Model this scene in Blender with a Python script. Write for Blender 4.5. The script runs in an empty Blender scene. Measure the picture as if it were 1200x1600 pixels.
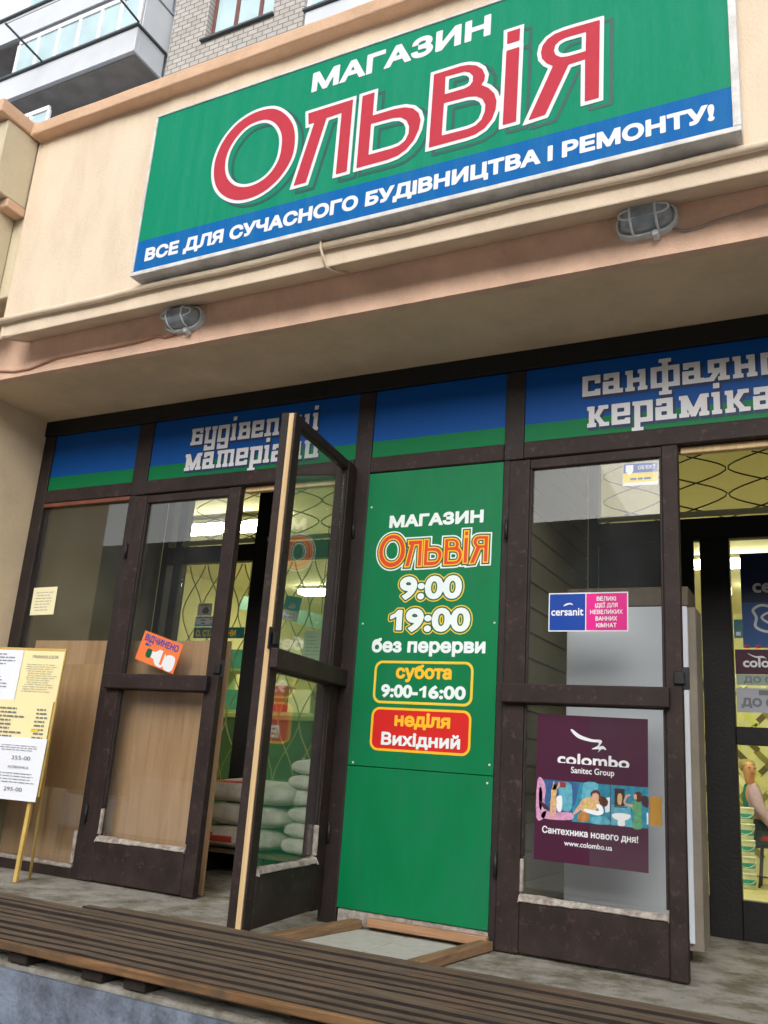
import bpy, bmesh, math, random
import numpy as np
from mathutils import Vector, Matrix, noise as mnoise
R = math.radians
random.seed(7)
S = bpy.context.scene
COL = S.collection

# ------------------------------------------------------------------ camera
cam_d = bpy.data.cameras.new("camera")
cam = bpy.data.objects.new("camera", cam_d); COL.objects.link(cam)
ex = Vector((0.89101882, -0.06273706, -0.44961042))
ey = Vector((0.44865975, 0.27268867, 0.85108479))
ez = Vector((0.06920912, -0.96005466, 0.27111833))
# rows = world axes in camera coordinates (x right, y down, z forward)
right = Vector((ex.x, ey.x, ez.x)); down = Vector((ex.y, ey.y, ez.y)); fwd = Vector((ex.z, ey.z, ez.z))
mw = Matrix(((right.x, -down.x, -fwd.x, 2.04538), (right.y, -down.y, -fwd.y, -3.75),
             (right.z, -down.z, -fwd.z, 0.66263), (0, 0, 0, 1)))
cam.matrix_world = mw
cam_d.sensor_fit = 'VERTICAL'; cam_d.sensor_height = 36.0; cam_d.lens = 36.0 * 1375.0 / 1600.0
cam_d.clip_start = 0.05; cam_d.clip_end = 500
S.camera = cam

# ------------------------------------------------------------------ sky, light, exposure (overcast late afternoon)
W = bpy.data.worlds.new("World"); S.world = W; W.use_nodes = True
nt = W.node_tree; bg = nt.nodes['Background']
sky = nt.nodes.new('ShaderNodeTexSky'); sky.sky_type = 'NISHITA'; sky.sun_disc = False
sky.sun_elevation = R(30); sky.sun_rotation = R(165); sky.air_density = 1.6; sky.dust_density = 4.0
hs = nt.nodes.new('ShaderNodeHueSaturation'); hs.inputs['Saturation'].default_value = 0.22
nt.links.new(sky.outputs[0], hs.inputs['Color']); nt.links.new(hs.outputs[0], bg.inputs['Color'])
bg.inputs['Strength'].default_value = 0.15
sun_d = bpy.data.lights.new("sun", 'SUN'); sun_d.energy = 0.5; sun_d.angle = R(60); sun_d.color = (1.0, 0.97, 0.93)
sun = bpy.data.objects.new("sun", sun_d); COL.objects.link(sun)
sun.rotation_euler = (R(60), 0, R(15))
S.view_settings.view_transform = 'Standard'; S.view_settings.look = 'None'
S.view_settings.exposure = 0.56; S.view_settings.gamma = 1.0
S.cycles.use_denoising = True
S.cycles.max_bounces = 10; S.cycles.transparent_max_bounces = 24
S.cycles.sample_clamp_indirect = 6.0

# ------------------------------------------------------------------ helpers: objects
def tag(o, label=None, cat=None, group=None, kind=None):
    if label: o['label'] = label
    if cat: o['category'] = cat
    if group: o['group'] = group
    if kind: o['kind'] = kind
    return o

def thing(name, loc, label, cat, group=None):
    o = bpy.data.objects.new(name, None); COL.objects.link(o)
    o.location = loc; o.empty_display_size = 0.1
    return tag(o, label, cat, group)

def wloc(o):
    v = Vector((0, 0, 0))
    while o is not None:
        v += o.location; o = o.parent
    return v

class MB:
    """collects faces in world coordinates; build() links them as ONE mesh object"""
    def __init__(s): s.v = []; s.f = []; s.m = []; s.sm = []
    def face(s, pts, mi=0, smooth=False):
        n = len(s.v); s.v += [tuple(p) for p in pts]; s.f.append(tuple(range(n, n + len(pts)))); s.m.append(mi); s.sm.append(smooth)
    def mesh(s, vs, fs, mi=0, smooth=False):
        n = len(s.v); s.v += [tuple(p) for p in vs]
        for f in fs: s.f.append(tuple(i + n for i in f)); s.m.append(mi); s.sm.append(smooth)
        return s
    def box(s, x0, x1, y0, y1, z0, z1, mi=0, rot=None, at=None):
        vs = [(x, y, z) for z in (z0, z1) for y in (y0, y1) for x in (x0, x1)]
        if rot is not None: vs = [tuple(rot @ Vector(p) + Vector(at)) for p in vs]
        return s.mesh(vs, [(0, 2, 3, 1), (4, 5, 7, 6), (0, 1, 5, 4), (2, 6, 7, 3), (0, 4, 6, 2), (1, 3, 7, 5)], mi)
    def prism_x(s, prof, x0, x1, mi=0, nx=1, jit=0.0, seed=0):
        """profile [(y, z)] swept along x"""
        rnd = random.Random(seed); n = len(prof); vs = []
        for i in range(nx + 1):
            x = x0 + (x1 - x0) * i / nx
            for k, (y, z) in enumerate(prof):
                d = 0
                if jit:
                    d = jit * mnoise.noise(Vector((x * 3.1, k * 5.7 + seed, 0))) + 0.35 * jit * mnoise.noise(Vector((x * 17, k * 9.7 + seed, 3)))
                vs.append((x, y + d, z + d * 0.9))
        fs = []
        for i in range(nx):
            for k in range(n):
                a = i * n + k; b = i * n + (k + 1) % n
                fs.append((a, a + n, b + n, b))
        fs.append(tuple(reversed(range(n)))); fs.append(tuple(range(nx * n, nx * n + n)))
        ar = sum(prof[i][0] * prof[(i + 1) % n][1] - prof[(i + 1) % n][0] * prof[i][1] for i in range(n))
        if ar > 0: fs = [tuple(reversed(f)) for f in fs]
        return s.mesh(vs, fs, mi)
    def tube(s, path, r, n=8, mi=0, cap=True, closed=False):
        P = [Vector(p) for p in path]; m = len(P); rr = r if isinstance(r, (list, tuple)) else [r] * m
        vs = []; up = None
        for i, p in enumerate(P):
            if closed: d = P[(i + 1) % m] - P[i - 1]
            else: d = (P[min(i + 1, m - 1)] - P[max(i - 1, 0)])
            d.normalize()
            if up is None:
                up = Vector((0, 0, 1)) if abs(d.z) < 0.9 else Vector((1, 0, 0))
            a = d.cross(up)
            if a.length < 1e-5: a = d.cross(Vector((0.3, 1, 0.2)))
            a.normalize(); b = a.cross(d); up = b
            for k in range(n):
                t = 2 * math.pi * k / n
                vs.append(p + (a * math.cos(t) + b * math.sin(t)) * rr[i])
        fs = []
        for i in range(m if closed else m - 1):
            j = (i + 1) % m
            for k in range(n):
                fs.append((i * n + k, i * n + (k + 1) % n, j * n + (k + 1) % n, j * n + k))
        if cap and not closed:
            fs.append(tuple(reversed(range(n)))); fs.append(tuple(range((m - 1) * n, m * n)))
        return s.mesh(vs, fs, mi, True)
    def lathe(s, prof, c, n=20, mi=0):
        """profile [(r, z)] round a vertical axis at c"""
        vs = []; fs = []
        for r, z in prof:
            for k in range(n):
                t = 2 * math.pi * k / n; vs.append((c[0] + r * math.cos(t), c[1] + r * math.sin(t), c[2] + z))
        for i in range(len(prof) - 1):
            for k in range(n):
                fs.append((i * n + k, i * n + (k + 1) % n, (i + 1) * n + (k + 1) % n, (i + 1) * n + k))
        return s.mesh(vs, fs, mi, True)
    def build(s, name, mats, parent=None, bevel=0.0, seg=1, origin=None):
        me = bpy.data.meshes.new(name)
        off = wloc(parent) if parent else Vector(origin or (0, 0, 0))
        me.from_pydata([(p[0] - off.x, p[1] - off.y, p[2] - off.z) for p in s.v], [], s.f)
        for m in (mats if isinstance(mats, (list, tuple)) else [mats]): me.materials.append(m)
        me.polygons.foreach_set('material_index', s.m); me.polygons.foreach_set('use_smooth', s.sm)
        me.update()
        o = bpy.data.objects.new(name, me); COL.objects.link(o)
        if parent: o.parent = parent
        elif origin: o.location = origin
        if bevel:
            b = o.modifiers.new('bevel', 'BEVEL'); b.width = bevel; b.segments = seg; b.limit_method = 'ANGLE'; b.angle_limit = R(40)
            b.harden_normals = False
        return o

def copy_tree(o, parent=None):
    c = o.copy(); COL.objects.link(c); c.parent = parent
    for ch in list(o.children): copy_tree(ch, c)
    return c

# ------------------------------------------------------------------ helpers: materials
def lin(r, g, b):
    f = lambda c: (c / 255) / 12.92 if c <= 10 else (((c / 255) + 0.055) / 1.055) ** 2.4
    return (f(r), f(g), f(b))

def M(name, col, rough=0.6, var=0.12, scale=6.0, bump=0.1, bscale=90.0, metal=0.0, dirt=None, dirt_amt=0.0, dirt_scale=3.0, stretch=(1, 1, 1), spec=0.4, emit=0.0, lo=0.45, hi=0.62):
    m = bpy.data.materials.new(name); m.use_nodes = True; n = m.node_tree; b = n.nodes['Principled BSDF']
    tc = n.nodes.new('ShaderNodeTexCoord'); mp = n.nodes.new('ShaderNodeMapping'); mp.inputs['Scale'].default_value = stretch
    n.links.new(tc.outputs['Object'], mp.inputs['Vector'])
    nz = n.nodes.new('ShaderNodeTexNoise'); nz.inputs['Scale'].default_value = scale; nz.inputs['Detail'].default_value = 6
    n.links.new(mp.outputs[0], nz.inputs['Vector'])
    mr = n.nodes.new('ShaderNodeMapRange'); mr.inputs['From Min'].default_value = 0.3; mr.inputs['From Max'].default_value = 0.7
    mr.inputs['To Min'].default_value = 1 - var; mr.inputs['To Max'].default_value = 1 + var * 0.7
    n.links.new(nz.outputs['Fac'], mr.inputs['Value'])
    mx = n.nodes.new('ShaderNodeMix'); mx.data_type = 'RGBA'; mx.blend_type = 'MULTIPLY'; mx.inputs['Factor'].default_value = 1
    mx.inputs['A'].default_value = (*col, 1); n.links.new(mr.outputs[0], mx.inputs['B'])
    out = mx.outputs['Result']
    if dirt:
        nz2 = n.nodes.new('ShaderNodeTexNoise'); nz2.inputs['Scale'].default_value = dirt_scale; nz2.inputs['Detail'].default_value = 10; nz2.inputs['Roughness'].default_value = 0.7
        n.links.new(mp.outputs[0], nz2.inputs['Vector'])
        m2 = n.nodes.new('ShaderNodeMapRange'); m2.inputs['From Min'].default_value = lo; m2.inputs['From Max'].default_value = hi
        m2.inputs['To Min'].default_value = 0; m2.inputs['To Max'].default_value = dirt_amt
        n.links.new(nz2.outputs['Fac'], m2.inputs['Value'])
        mx2 = n.nodes.new('ShaderNodeMix'); mx2.data_type = 'RGBA'; n.links.new(m2.outputs[0], mx2.inputs['Factor'])
        n.links.new(out, mx2.inputs['A']); mx2.inputs['B'].default_value = (*dirt, 1); out = mx2.outputs['Result']
    n.links.new(out, b.inputs['Base Color'])
    b.inputs['Roughness'].default_value = rough; b.inputs['Metallic'].default_value = metal; b.inputs['Specular IOR Level'].default_value = spec
    if bump:
        nb = n.nodes.new('ShaderNodeTexNoise'); nb.inputs['Scale'].default_value = bscale; nb.inputs['Detail'].default_value = 5
        n.links.new(mp.outputs[0], nb.inputs['Vector'])
        bp = n.nodes.new('ShaderNodeBump'); bp.inputs['Strength'].default_value = bump; bp.inputs['Distance'].default_value = 0.01
        n.links.new(nb.outputs['Fac'], bp.inputs['Height']); n.links.new(bp.outputs[0], b.inputs['Normal'])
    if emit:
        b.inputs['Emission Color'].default_value = (*col, 1); b.inputs['Emission Strength'].default_value = emit
    return m

def glass_mat(name, tint=(0.97, 0.975, 0.965), dust=0.06, dust_col=(0.55, 0.56, 0.55), dscale=2.5):
    m = bpy.data.materials.new(name); m.use_nodes = True; n = m.node_tree; n.nodes.remove(n.nodes['Principled BSDF'])
    o = n.nodes['Material Output']
    tr = n.nodes.new('ShaderNodeBsdfTransparent'); tr.inputs[0].default_value = (*tint, 1)
    gl = n.nodes.new('ShaderNodeBsdfGlossy'); gl.inputs['Roughness'].default_value = 0.0
    fr = n.nodes.new('ShaderNodeFresnel'); fr.inputs['IOR'].default_value = 1.5
    ge = n.nodes.new('ShaderNodeNewGeometry'); ir = n.nodes.new('ShaderNodeMapRange'); ir.inputs['To Min'].default_value = 1.85; ir.inputs['To Max'].default_value = 1 / 1.85   # same thin-sheet reflectance on both faces of the pane
    n.links.new(ge.outputs['Backfacing'], ir.inputs['Value']); n.links.new(ir.outputs[0], fr.inputs['IOR'])
    m1 = n.nodes.new('ShaderNodeMixShader'); n.links.new(fr.outputs[0], m1.inputs[0]); n.links.new(tr.outputs[0], m1.inputs[1]); n.links.new(gl.outputs[0], m1.inputs[2])
    df = n.nodes.new('ShaderNodeBsdfDiffuse'); df.inputs[0].default_value = (*dust_col, 1)
    tc = n.nodes.new('ShaderNodeTexCoord'); nz = n.nodes.new('ShaderNodeTexNoise'); nz.inputs['Scale'].default_value = dscale; nz.inputs['Detail'].default_value = 8
    n.links.new(tc.outputs['Object'], nz.inputs['Vector'])
    mr = n.nodes.new('ShaderNodeMapRange'); mr.inputs['From Min'].default_value = 0.35; mr.inputs['From Max'].default_value = 0.75
    mr.inputs['To Min'].default_value = dust * 0.35; mr.inputs['To Max'].default_value = dust * 1.6
    n.links.new(nz.outputs['Fac'], mr.inputs['Value'])
    m2 = n.nodes.new('ShaderNodeMixShader'); n.links.new(mr.outputs[0], m2.inputs[0]); n.links.new(m1.outputs[0], m2.inputs[1]); n.links.new(df.outputs[0], m2.inputs[2])
    n.links.new(m2.outputs[0], o.inputs['Surface'])
    return m

def wood_mat(name, a, b, axis='X', rough=0.65, grain=14.0, bump=0.2, wear=None, wear_amt=0.0):
    m = bpy.data.materials.new(name); m.use_nodes = True; n = m.node_tree; p = n.nodes['Principled BSDF']
    tc = n.nodes.new('ShaderNodeTexCoord'); mp = n.nodes.new('ShaderNodeMapping')
    st = {'X': (0.6, 9, 9), 'Y': (9, 0.6, 9), 'Z': (9, 9, 0.6)}[axis]; mp.inputs['Scale'].default_value = st
    n.links.new(tc.outputs['Object'], mp.inputs['Vector'])
    nz = n.nodes.new('ShaderNodeTexNoise'); nz.inputs['Scale'].default_value = grain * 0.25; nz.inputs['Detail'].default_value = 9; nz.inputs['Roughness'].default_value = 0.65; nz.inputs['Distortion'].default_value = 0.6
    n.links.new(mp.outputs[0], nz.inputs['Vector'])
    cr = n.nodes.new('ShaderNodeValToRGB'); cr.color_ramp.elements[0].position = 0.3; cr.color_ramp.elements[1].position = 0.72
    cr.color_ramp.elements[0].color = (*a, 1); cr.color_ramp.elements[1].color = (*b, 1)
    n.links.new(nz.outputs['Fac'], cr.inputs[0]); out = cr.outputs[0]
    if wear:
        n2 = n.nodes.new('ShaderNodeTexNoise'); n2.inputs['Scale'].default_value = 7; n2.inputs['Detail'].default_value = 8; n.links.new(tc.outputs['Object'], n2.inputs['Vector'])
        m2 = n.nodes.new('ShaderNodeMapRange'); m2.inputs['From Min'].default_value = 0.5; m2.inputs['From Max'].default_value = 0.68; m2.inputs['To Max'].default_value = wear_amt
        n.links.new(n2.outputs['Fac'], m2.inputs['Value'])
        mx = n.nodes.new('ShaderNodeMix'); mx.data_type = 'RGBA'; n.links.new(m2.outputs[0], mx.inputs['Factor']); n.links.new(out, mx.inputs['A']); mx.inputs['B'].default_value = (*wear, 1); out = mx.outputs['Result']
    n.links.new(out, p.inputs['Base Color']); p.inputs['Roughness'].default_value = rough; p.inputs['Specular IOR Level'].default_value = 0.3
    bp = n.nodes.new('ShaderNodeBump'); bp.inputs['Strength'].default_value = bump; bp.inputs['Distance'].default_value = 0.004
    n.links.new(nz.outputs['Fac'], bp.inputs['Height']); n.links.new(bp.outputs[0], p.inputs['Normal'])
    return m

def brick_mat(name):
    m = bpy.data.materials.new(name); m.use_nodes = True; n = m.node_tree; p = n.nodes['Principled BSDF']
    tc = n.nodes.new('ShaderNodeTexCoord'); sp = n.nodes.new('ShaderNodeSeparateXYZ'); cb = n.nodes.new('ShaderNodeCombineXYZ')
    n.links.new(tc.outputs['Object'], sp.inputs[0]); n.links.new(sp.outputs['X'], cb.inputs['X']); n.links.new(sp.outputs['Z'], cb.inputs['Y'])
    br = n.nodes.new('ShaderNodeTexBrick'); br.inputs['Scale'].default_value = 1.0
    br.inputs['Brick Width'].default_value = 0.21; br.inputs['Row Height'].default_value = 0.105; br.inputs['Mortar Size'].default_value = 0.011
    br.inputs['Color1'].default_value = (*lin(182, 178, 174), 1); br.inputs['Color2'].default_value = (*lin(168, 164, 160), 1); br.inputs['Mortar'].default_value = (*lin(118, 115, 113), 1)
    n.links.new(cb.outputs[0], br.inputs['Vector'])
    nz = n.nodes.new('ShaderNodeTexNoise'); nz.inputs['Scale'].default_value = 1.3; nz.inputs['Detail'].default_value = 8; n.links.new(tc.outputs['Object'], nz.inputs['Vector'])
    mr = n.nodes.new('ShaderNodeMapRange'); mr.inputs['To Min'].default_value = 0.75; mr.inputs['To Max'].default_value = 1.15; n.links.new(nz.outputs['Fac'], mr.inputs['Value'])
    mx = n.nodes.new('ShaderNodeMix'); mx.data_type = 'RGBA'; mx.blend_type = 'MULTIPLY'; mx.inputs['Factor'].default_value = 1
    n.links.new(br.outputs['Color'], mx.inputs['A']); n.links.new(mr.outputs[0], mx.inputs['B']); n.links.new(mx.outputs['Result'], p.inputs['Base Color'])
    p.inputs['Roughness'].default_value = 0.9
    return m

CREAM = M('cream_render', (0.76, 0.63, 0.485), 0.85, 0.06, 2.5, 0.3, 110, dirt=(0.5, 0.40, 0.29), dirt_amt=0.28, dirt_scale=2.2, stretch=(1.6, 1.6, 0.5))
CREAM_ROUGH = M('cream_spotted_render', (0.66, 0.58, 0.42), 0.9, 0.12, 6, 0.3, 60, dirt=(0.42, 0.36, 0.25), dirt_amt=0.35, dirt_scale=6)
SOFFIT = M('soffit_render', (0.76, 0.59, 0.38), 0.9, 0.08, 2.0, 0.25, 110, dirt=(0.44, 0.35, 0.22), dirt_amt=0.4, dirt_scale=1.4)
WALLTAN = M('side_wall_render', (0.76, 0.61, 0.42), 0.9, 0.08, 2.5, 0.35, 150, dirt=(0.4, 0.33, 0.23), dirt_amt=0.2, dirt_scale=2)
PEACH = M('peach_render', (0.82, 0.555, 0.41), 0.88, 0.08, 5, 0.35, 100, dirt=(0.55, 0.37, 0.27), dirt_amt=0.45, dirt_scale=4)
COPE = M('coping_render', (0.68, 0.455, 0.31), 0.88, 0.10, 5, 0.45, 40, dirt=(0.44, 0.27, 0.17), dirt_amt=0.4, dirt_scale=5)
BROWN = M('brown_paint', lin(46, 35, 33), 0.6, 0.35, 9, 0.18, 160, dirt=lin(112, 88, 78), dirt_amt=0.5, dirt_scale=28, spec=0.3, lo=0.56, hi=0.75)
BROWN_DK = M('dark_brown_paint', lin(38, 29, 28), 0.6, 0.35, 10, 0.18, 150, dirt=lin(104, 80, 70), dirt_amt=0.5, dirt_scale=30, lo=0.58, hi=0.76)
BLACKWOOD = M('near_black_paint', lin(18, 17, 16), 0.6, 0.25, 10, 0.2, 60)
REDWOOD = M('faded_red_wood', lin(118, 66, 52), 0.6, 0.25, 12, 0.2, 60)
PUTTY = M('old_putty', lin(168, 160, 152), 0.8, 0.25, 30, 0.9, 45, dirt=lin(95, 80, 75), dirt_amt=0.6, dirt_scale=25)
RAWWOOD = wood_mat('raw_pine_strip', lin(190, 158, 112), lin(222, 194, 150), 'Z')
PLY = wood_mat('plywood_sheet', lin(172, 136, 100), lin(200, 166, 128), 'Z', 0.5, 10)
PALLET_W = wood_mat('weathered_slat_wood', lin(54, 45, 38), lin(122, 106, 88), 'X', 0.85, 34, 0.8, wear=lin(116, 88, 68), wear_amt=0.45)
EDGE_W = wood_mat('orange_stained_wood', lin(88, 64, 42), lin(142, 108, 74), 'X', 0.8, 26, 0.5, wear=lin(66, 58, 48), wear_amt=0.7)
BATTEN_W = wood_mat('brown_batten_wood', lin(104, 78, 56), lin(152, 122, 92), 'Y', 0.8, 18, 0.4)
BASE_W = wood_mat('pale_board_wood', lin(140, 104, 76), lin(186, 148, 116), 'X', 0.75, 14, 0.3)
CONCRETE = M('porch_concrete', lin(150, 147, 139), 0.9, 0.2, 9, 0.8, 60, dirt=lin(92, 84, 64), dirt_amt=0.9, dirt_scale=5.0)
TILE_F = M('porch_tile', lin(178, 176, 170), 0.75, 0.1, 20, 0.3, 90)
RISER = M('blue_grey_riser', lin(122, 134, 152), 0.75, 0.22, 9, 0.6, 50, dirt=lin(74, 80, 92), dirt_amt=0.8, dirt_scale=5.5)
PAVING = M('pale_paving', (0.30, 0.285, 0.265), 0.9, 0.2, 6, 0.5, 40)
ASPHALT = M('asphalt', (0.06, 0.06, 0.062), 0.9, 0.25, 12, 0.6, 60)
GLASS = glass_mat('door_glass', dust=0.016, dust_col=(0.6, 0.63, 0.66))
GLASS_CLR = glass_mat('inner_glass', (0.95, 0.97, 0.9), dust=0.006)
SIGN_G = M('sign_green_vinyl', lin(0, 134, 100), 0.55, 0.08, 40, 0.02, 200, spec=0.12, dirt=lin(40, 140, 112), dirt_amt=0.45, dirt_scale=2.5, stretch=(5, 5, .5))
SIGN_B = M('sign_blue_vinyl', lin(0, 96, 168), 0.55, 0.08, 40, 0.02, 200, spec=0.12, dirt=lin(40, 110, 160), dirt_amt=0.4, dirt_scale=2.5, stretch=(5, 5, .5))
SIGN_R = M('sign_red_vinyl', lin(186, 58, 72), 0.55, 0.04, 25, 0.0, spec=0.12)
SIGN_W = M('sign_white_vinyl', lin(222, 226, 230), 0.35, 0.03, 25, 0.0)
SIGN_SH = M('sign_dark_outline', lin(14, 84, 76), 0.4, 0.05, 25, 0.0)
ALU = M('white_sign_frame', lin(216, 216, 216), 0.45, 0.08, 10, 0.05, 60, dirt=lin(150, 142, 132), dirt_amt=0.4, dirt_scale=9)
HG = M('panel_green', lin(0, 116, 68), 0.42, 0.1, 2.5, 0.5, 1.8, spec=0.25, dirt=lin(30, 112, 78), dirt_amt=0.6, dirt_scale=2.0, stretch=(2.5, 2.5, .8))
HW = M('panel_white', lin(226, 236, 236), 0.4, 0.03, 10, 0.0)
HY = M('panel_yellow', lin(226, 196, 62), 0.4, 0.05, 10, 0.0)
HO = M('panel_amber', lin(244, 186, 44), 0.4, 0.05, 10, 0.0)
HR = M('panel_red', lin(206, 34, 30), 0.4, 0.06, 10, 0.0)
HRO = M('panel_orange_red', lin(214, 68, 34), 0.4, 0.05, 10, 0.0)
HDG = M('panel_dark_green', lin(0, 92, 62), 0.4, 0.05, 10, 0.0)
TB = M('transom_blue', lin(0, 76, 152), 0.45, 0.06, 6, 0.03, 40, spec=0.2)
TG = M('transom_green', lin(0, 112, 64), 0.45, 0.06, 6, 0.03, 40, spec=0.2)
TL = M('letter_light_grey', lin(214, 216, 220), 0.5, 0.04, 20, 0.0)
TD = M('letter_navy', lin(14, 44, 84), 0.5, 0.05, 20, 0.0)
WHITE = M('white_plaster', (0.78, 0.79, 0.81), 0.8, 0.06, 3, 0.1, 60, dirt=(0.6, 0.6, 0.6), dirt_amt=0.3, dirt_scale=2)
PAPER_W = M('white_paper', lin(228, 232, 240), 0.7, 0.03, 5, 0.05, 30)
PAPER_Y = M('yellow_paper', lin(236, 224, 172), 0.7, 0.04, 5, 0.05, 30)
INK = M('print_ink', lin(118, 120, 128), 0.7, 0.05, 20, 0.0)
INK_L = M('faint_print_ink', lin(168, 166, 150), 0.7, 0.05, 20, 0.0)
BOARD_Y = M('yellow_paint', lin(200, 168, 92), 0.55, 0.15, 10, 0.1, 60)
STEEL = M('dark_steel', lin(52, 52, 54), 0.5, 0.2, 12, 0.1, 60, metal=0.6)
WIRE_Y = M('pale_grille_paint', lin(150, 146, 92), 0.5, 0.15, 12, 0.1, 60)
INT_Y = M('room_yellow_paint', lin(206, 203, 160), 0.8, 0.06, 2, 0.1, 60)
INT_C = M('room_ceiling_paint', lin(222, 215, 192), 0.85, 0.04, 2, 0.05, 60)
OLIVE = M('olive_lobby_paint', lin(112, 108, 78), 0.85, 0.12, 3, 0.25, 60)
FLOOR_I = M('shop_floor_tile', lin(214, 204, 160), 0.4, 0.08, 3, 0.05, 40)

# ------------------------------------------------------------------ helpers: lettering as filled outlines
def text_loops(body):
    c = bpy.data.curves.new('outline', 'FONT'); c.body = body; c.fill_mode = 'NONE'; c.resolution_u = 4
    o = bpy.data.objects.new('outline', c); COL.objects.link(o)
    dg = bpy.context.evaluated_depsgraph_get(); me = bpy.data.meshes.new_from_object(o.evaluated_get(dg))
    n = len(me.vertices); co = np.empty(n * 3); me.vertices.foreach_get('co', co); co = co.reshape(-1, 3)[:, :2]
    adj = {}
    for e in me.edges:
        a, b = e.vertices; adj.setdefault(a, []).append(b); adj.setdefault(b, []).append(a)
    loops = []; seen = set()
    for i in range(n):
        if i in seen or i not in adj: continue
        comp = []; st = [i]; seen.add(i)
        while st:
            k = st.pop(); comp.append(k)
            for q in adj[k]:
                if q not in seen: seen.add(q); st.append(q)
        comp.sort(); loops.append(ccw(co[comp]))
    def inside(q, L):
        x, y = L[:, 0], L[:, 1]; x2, y2 = np.roll(x, -1), np.roll(y, -1); c_ = (y > q[1]) != (y2 > q[1])
        return (c_ & (q[0] < (x2 - x) * (q[1] - y) / np.where(y2 == y, 1e-9, y2 - y) + x)).sum() % 2 == 1
    for i, L in enumerate(loops):
        P_ = np.concatenate([L, (L + np.roll(L, -1, 0)) / 2]) if len(L) < 12 else L[::max(1, len(L) // 12)]
        if sum(all(inside(q, K) for q in P_) for j, K in enumerate(loops) if j != i) % 2: loops[i] = L[::-1].copy()
    bpy.data.objects.remove(o); bpy.data.curves.remove(c); bpy.data.meshes.remove(me)
    return loops

def ccw(L):
    L = np.asarray(L, float); x, y = L[:, 0], L[:, 1]
    return L if (x * np.roll(y, -1) - np.roll(x, -1) * y).sum() > 0 else L[::-1].copy()

def smooth_loop(L, k=5):
    L = np.asarray(L, float); n = len(L); out = []
    for i in range(n):
        p0, p1, p2, p3 = L[i - 1], L[i], L[(i + 1) % n], L[(i + 2) % n]
        for t in np.linspace(0, 1, k, endpoint=False):
            out.append(0.5 * (2 * p1 + (p2 - p0) * t + (2 * p0 - 5 * p1 + 4 * p2 - p3) * t * t + (3 * p1 - p0 - 3 * p2 + p3) * t ** 3))
    return np.array(out)

def sdf(loops, cell, margin):
    A = np.concatenate(loops); mn = A.min(0) - margin - 2 * cell; mx = A.max(0) + margin + 2 * cell
    nx = int((mx[0] - mn[0]) / cell) + 2; ny = int((mx[1] - mn[1]) / cell) + 2
    D = np.full((ny, nx), 1e3); Wn = np.zeros((ny, nx))
    for L in loops:
        a = L; b = np.roll(L, -1, 0); d = b - a; keep = (d ** 2).sum(1) > 1e-14; a = a[keep]; b = b[keep]; d = d[keep]
        lo = L.min(0) - margin - cell; hi = L.max(0) + margin + cell
        i0 = max(0, int((lo[0] - mn[0]) / cell)); i1 = min(nx, int((hi[0] - mn[0]) / cell) + 2)
        j0 = max(0, int((lo[1] - mn[1]) / cell)); j1 = min(ny, int((hi[1] - mn[1]) / cell) + 2)
        gx = mn[0] + np.arange(i0, i1) * cell; gy = mn[1] + np.arange(j0, j1) * cell
        X, Y = np.meshgrid(gx, gy); best = np.full(X.shape, 1e6); wn = np.zeros(X.shape)
        for (ax, ay), (bx, by), (dx, dy) in zip(a, b, d):
            t = np.clip(((X - ax) * dx + (Y - ay) * dy) / (dx * dx + dy * dy), 0, 1)
            best = np.minimum(best, (X - ax - t * dx) ** 2 + (Y - ay - t * dy) ** 2)
            cr = dx * (Y - ay) - dy * (X - ax)
            wn += ((ay <= Y) & (by > Y) & (cr > 0)).astype(float) - ((ay > Y) & (by <= Y) & (cr < 0)).astype(float)
        D[j0:j1, i0:i1] = np.minimum(D[j0:j1, i0:i1], np.sqrt(best)); Wn[j0:j1, i0:i1] += wn
    return np.where(np.abs(Wn) > 0.5, -D, D), mn, cell

def march(F, mn, cell):
    """polygons of the region F < 0"""
    ny, nx = F.shape; inn = F < 0; polys = []
    full = inn[:-1, :-1] & inn[1:, :-1] & inn[:-1, 1:] & inn[1:, 1:]
    anyc = inn[:-1, :-1] | inn[1:, :-1] | inn[:-1, 1:] | inn[1:, 1:]
    for j in range(ny - 1):
        i = 0
        while i < nx - 1:
            if full[j, i]:
                k = i
                while k < nx - 1 and full[j, k]: k += 1
                x0 = mn[0] + i * cell; x1 = mn[0] + k * cell; y0 = mn[1] + j * cell
                polys.append([(x0, y0), (x1, y0), (x1, y0 + cell), (x0, y0 + cell)]); i = k; continue
            if anyc[j, i]:
                c = [(i, j), (i + 1, j), (i + 1, j + 1), (i, j + 1)]; P = []
                for q in range(4):
                    (ai, aj), (bi, bj) = c[q], c[(q + 1) % 4]; fa, fb = F[aj, ai], F[bj, bi]
                    if fa < 0: P.append((mn[0] + ai * cell, mn[1] + aj * cell))
                    if (fa < 0) != (fb < 0):
                        t = fa / (fa - fb); P.append((mn[0] + (ai + (bi - ai) * t) * cell, mn[1] + (aj + (bj - aj) * t) * cell))
                if len(P) >= 3: polys.append(P)
            i += 1
    return polys

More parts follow.
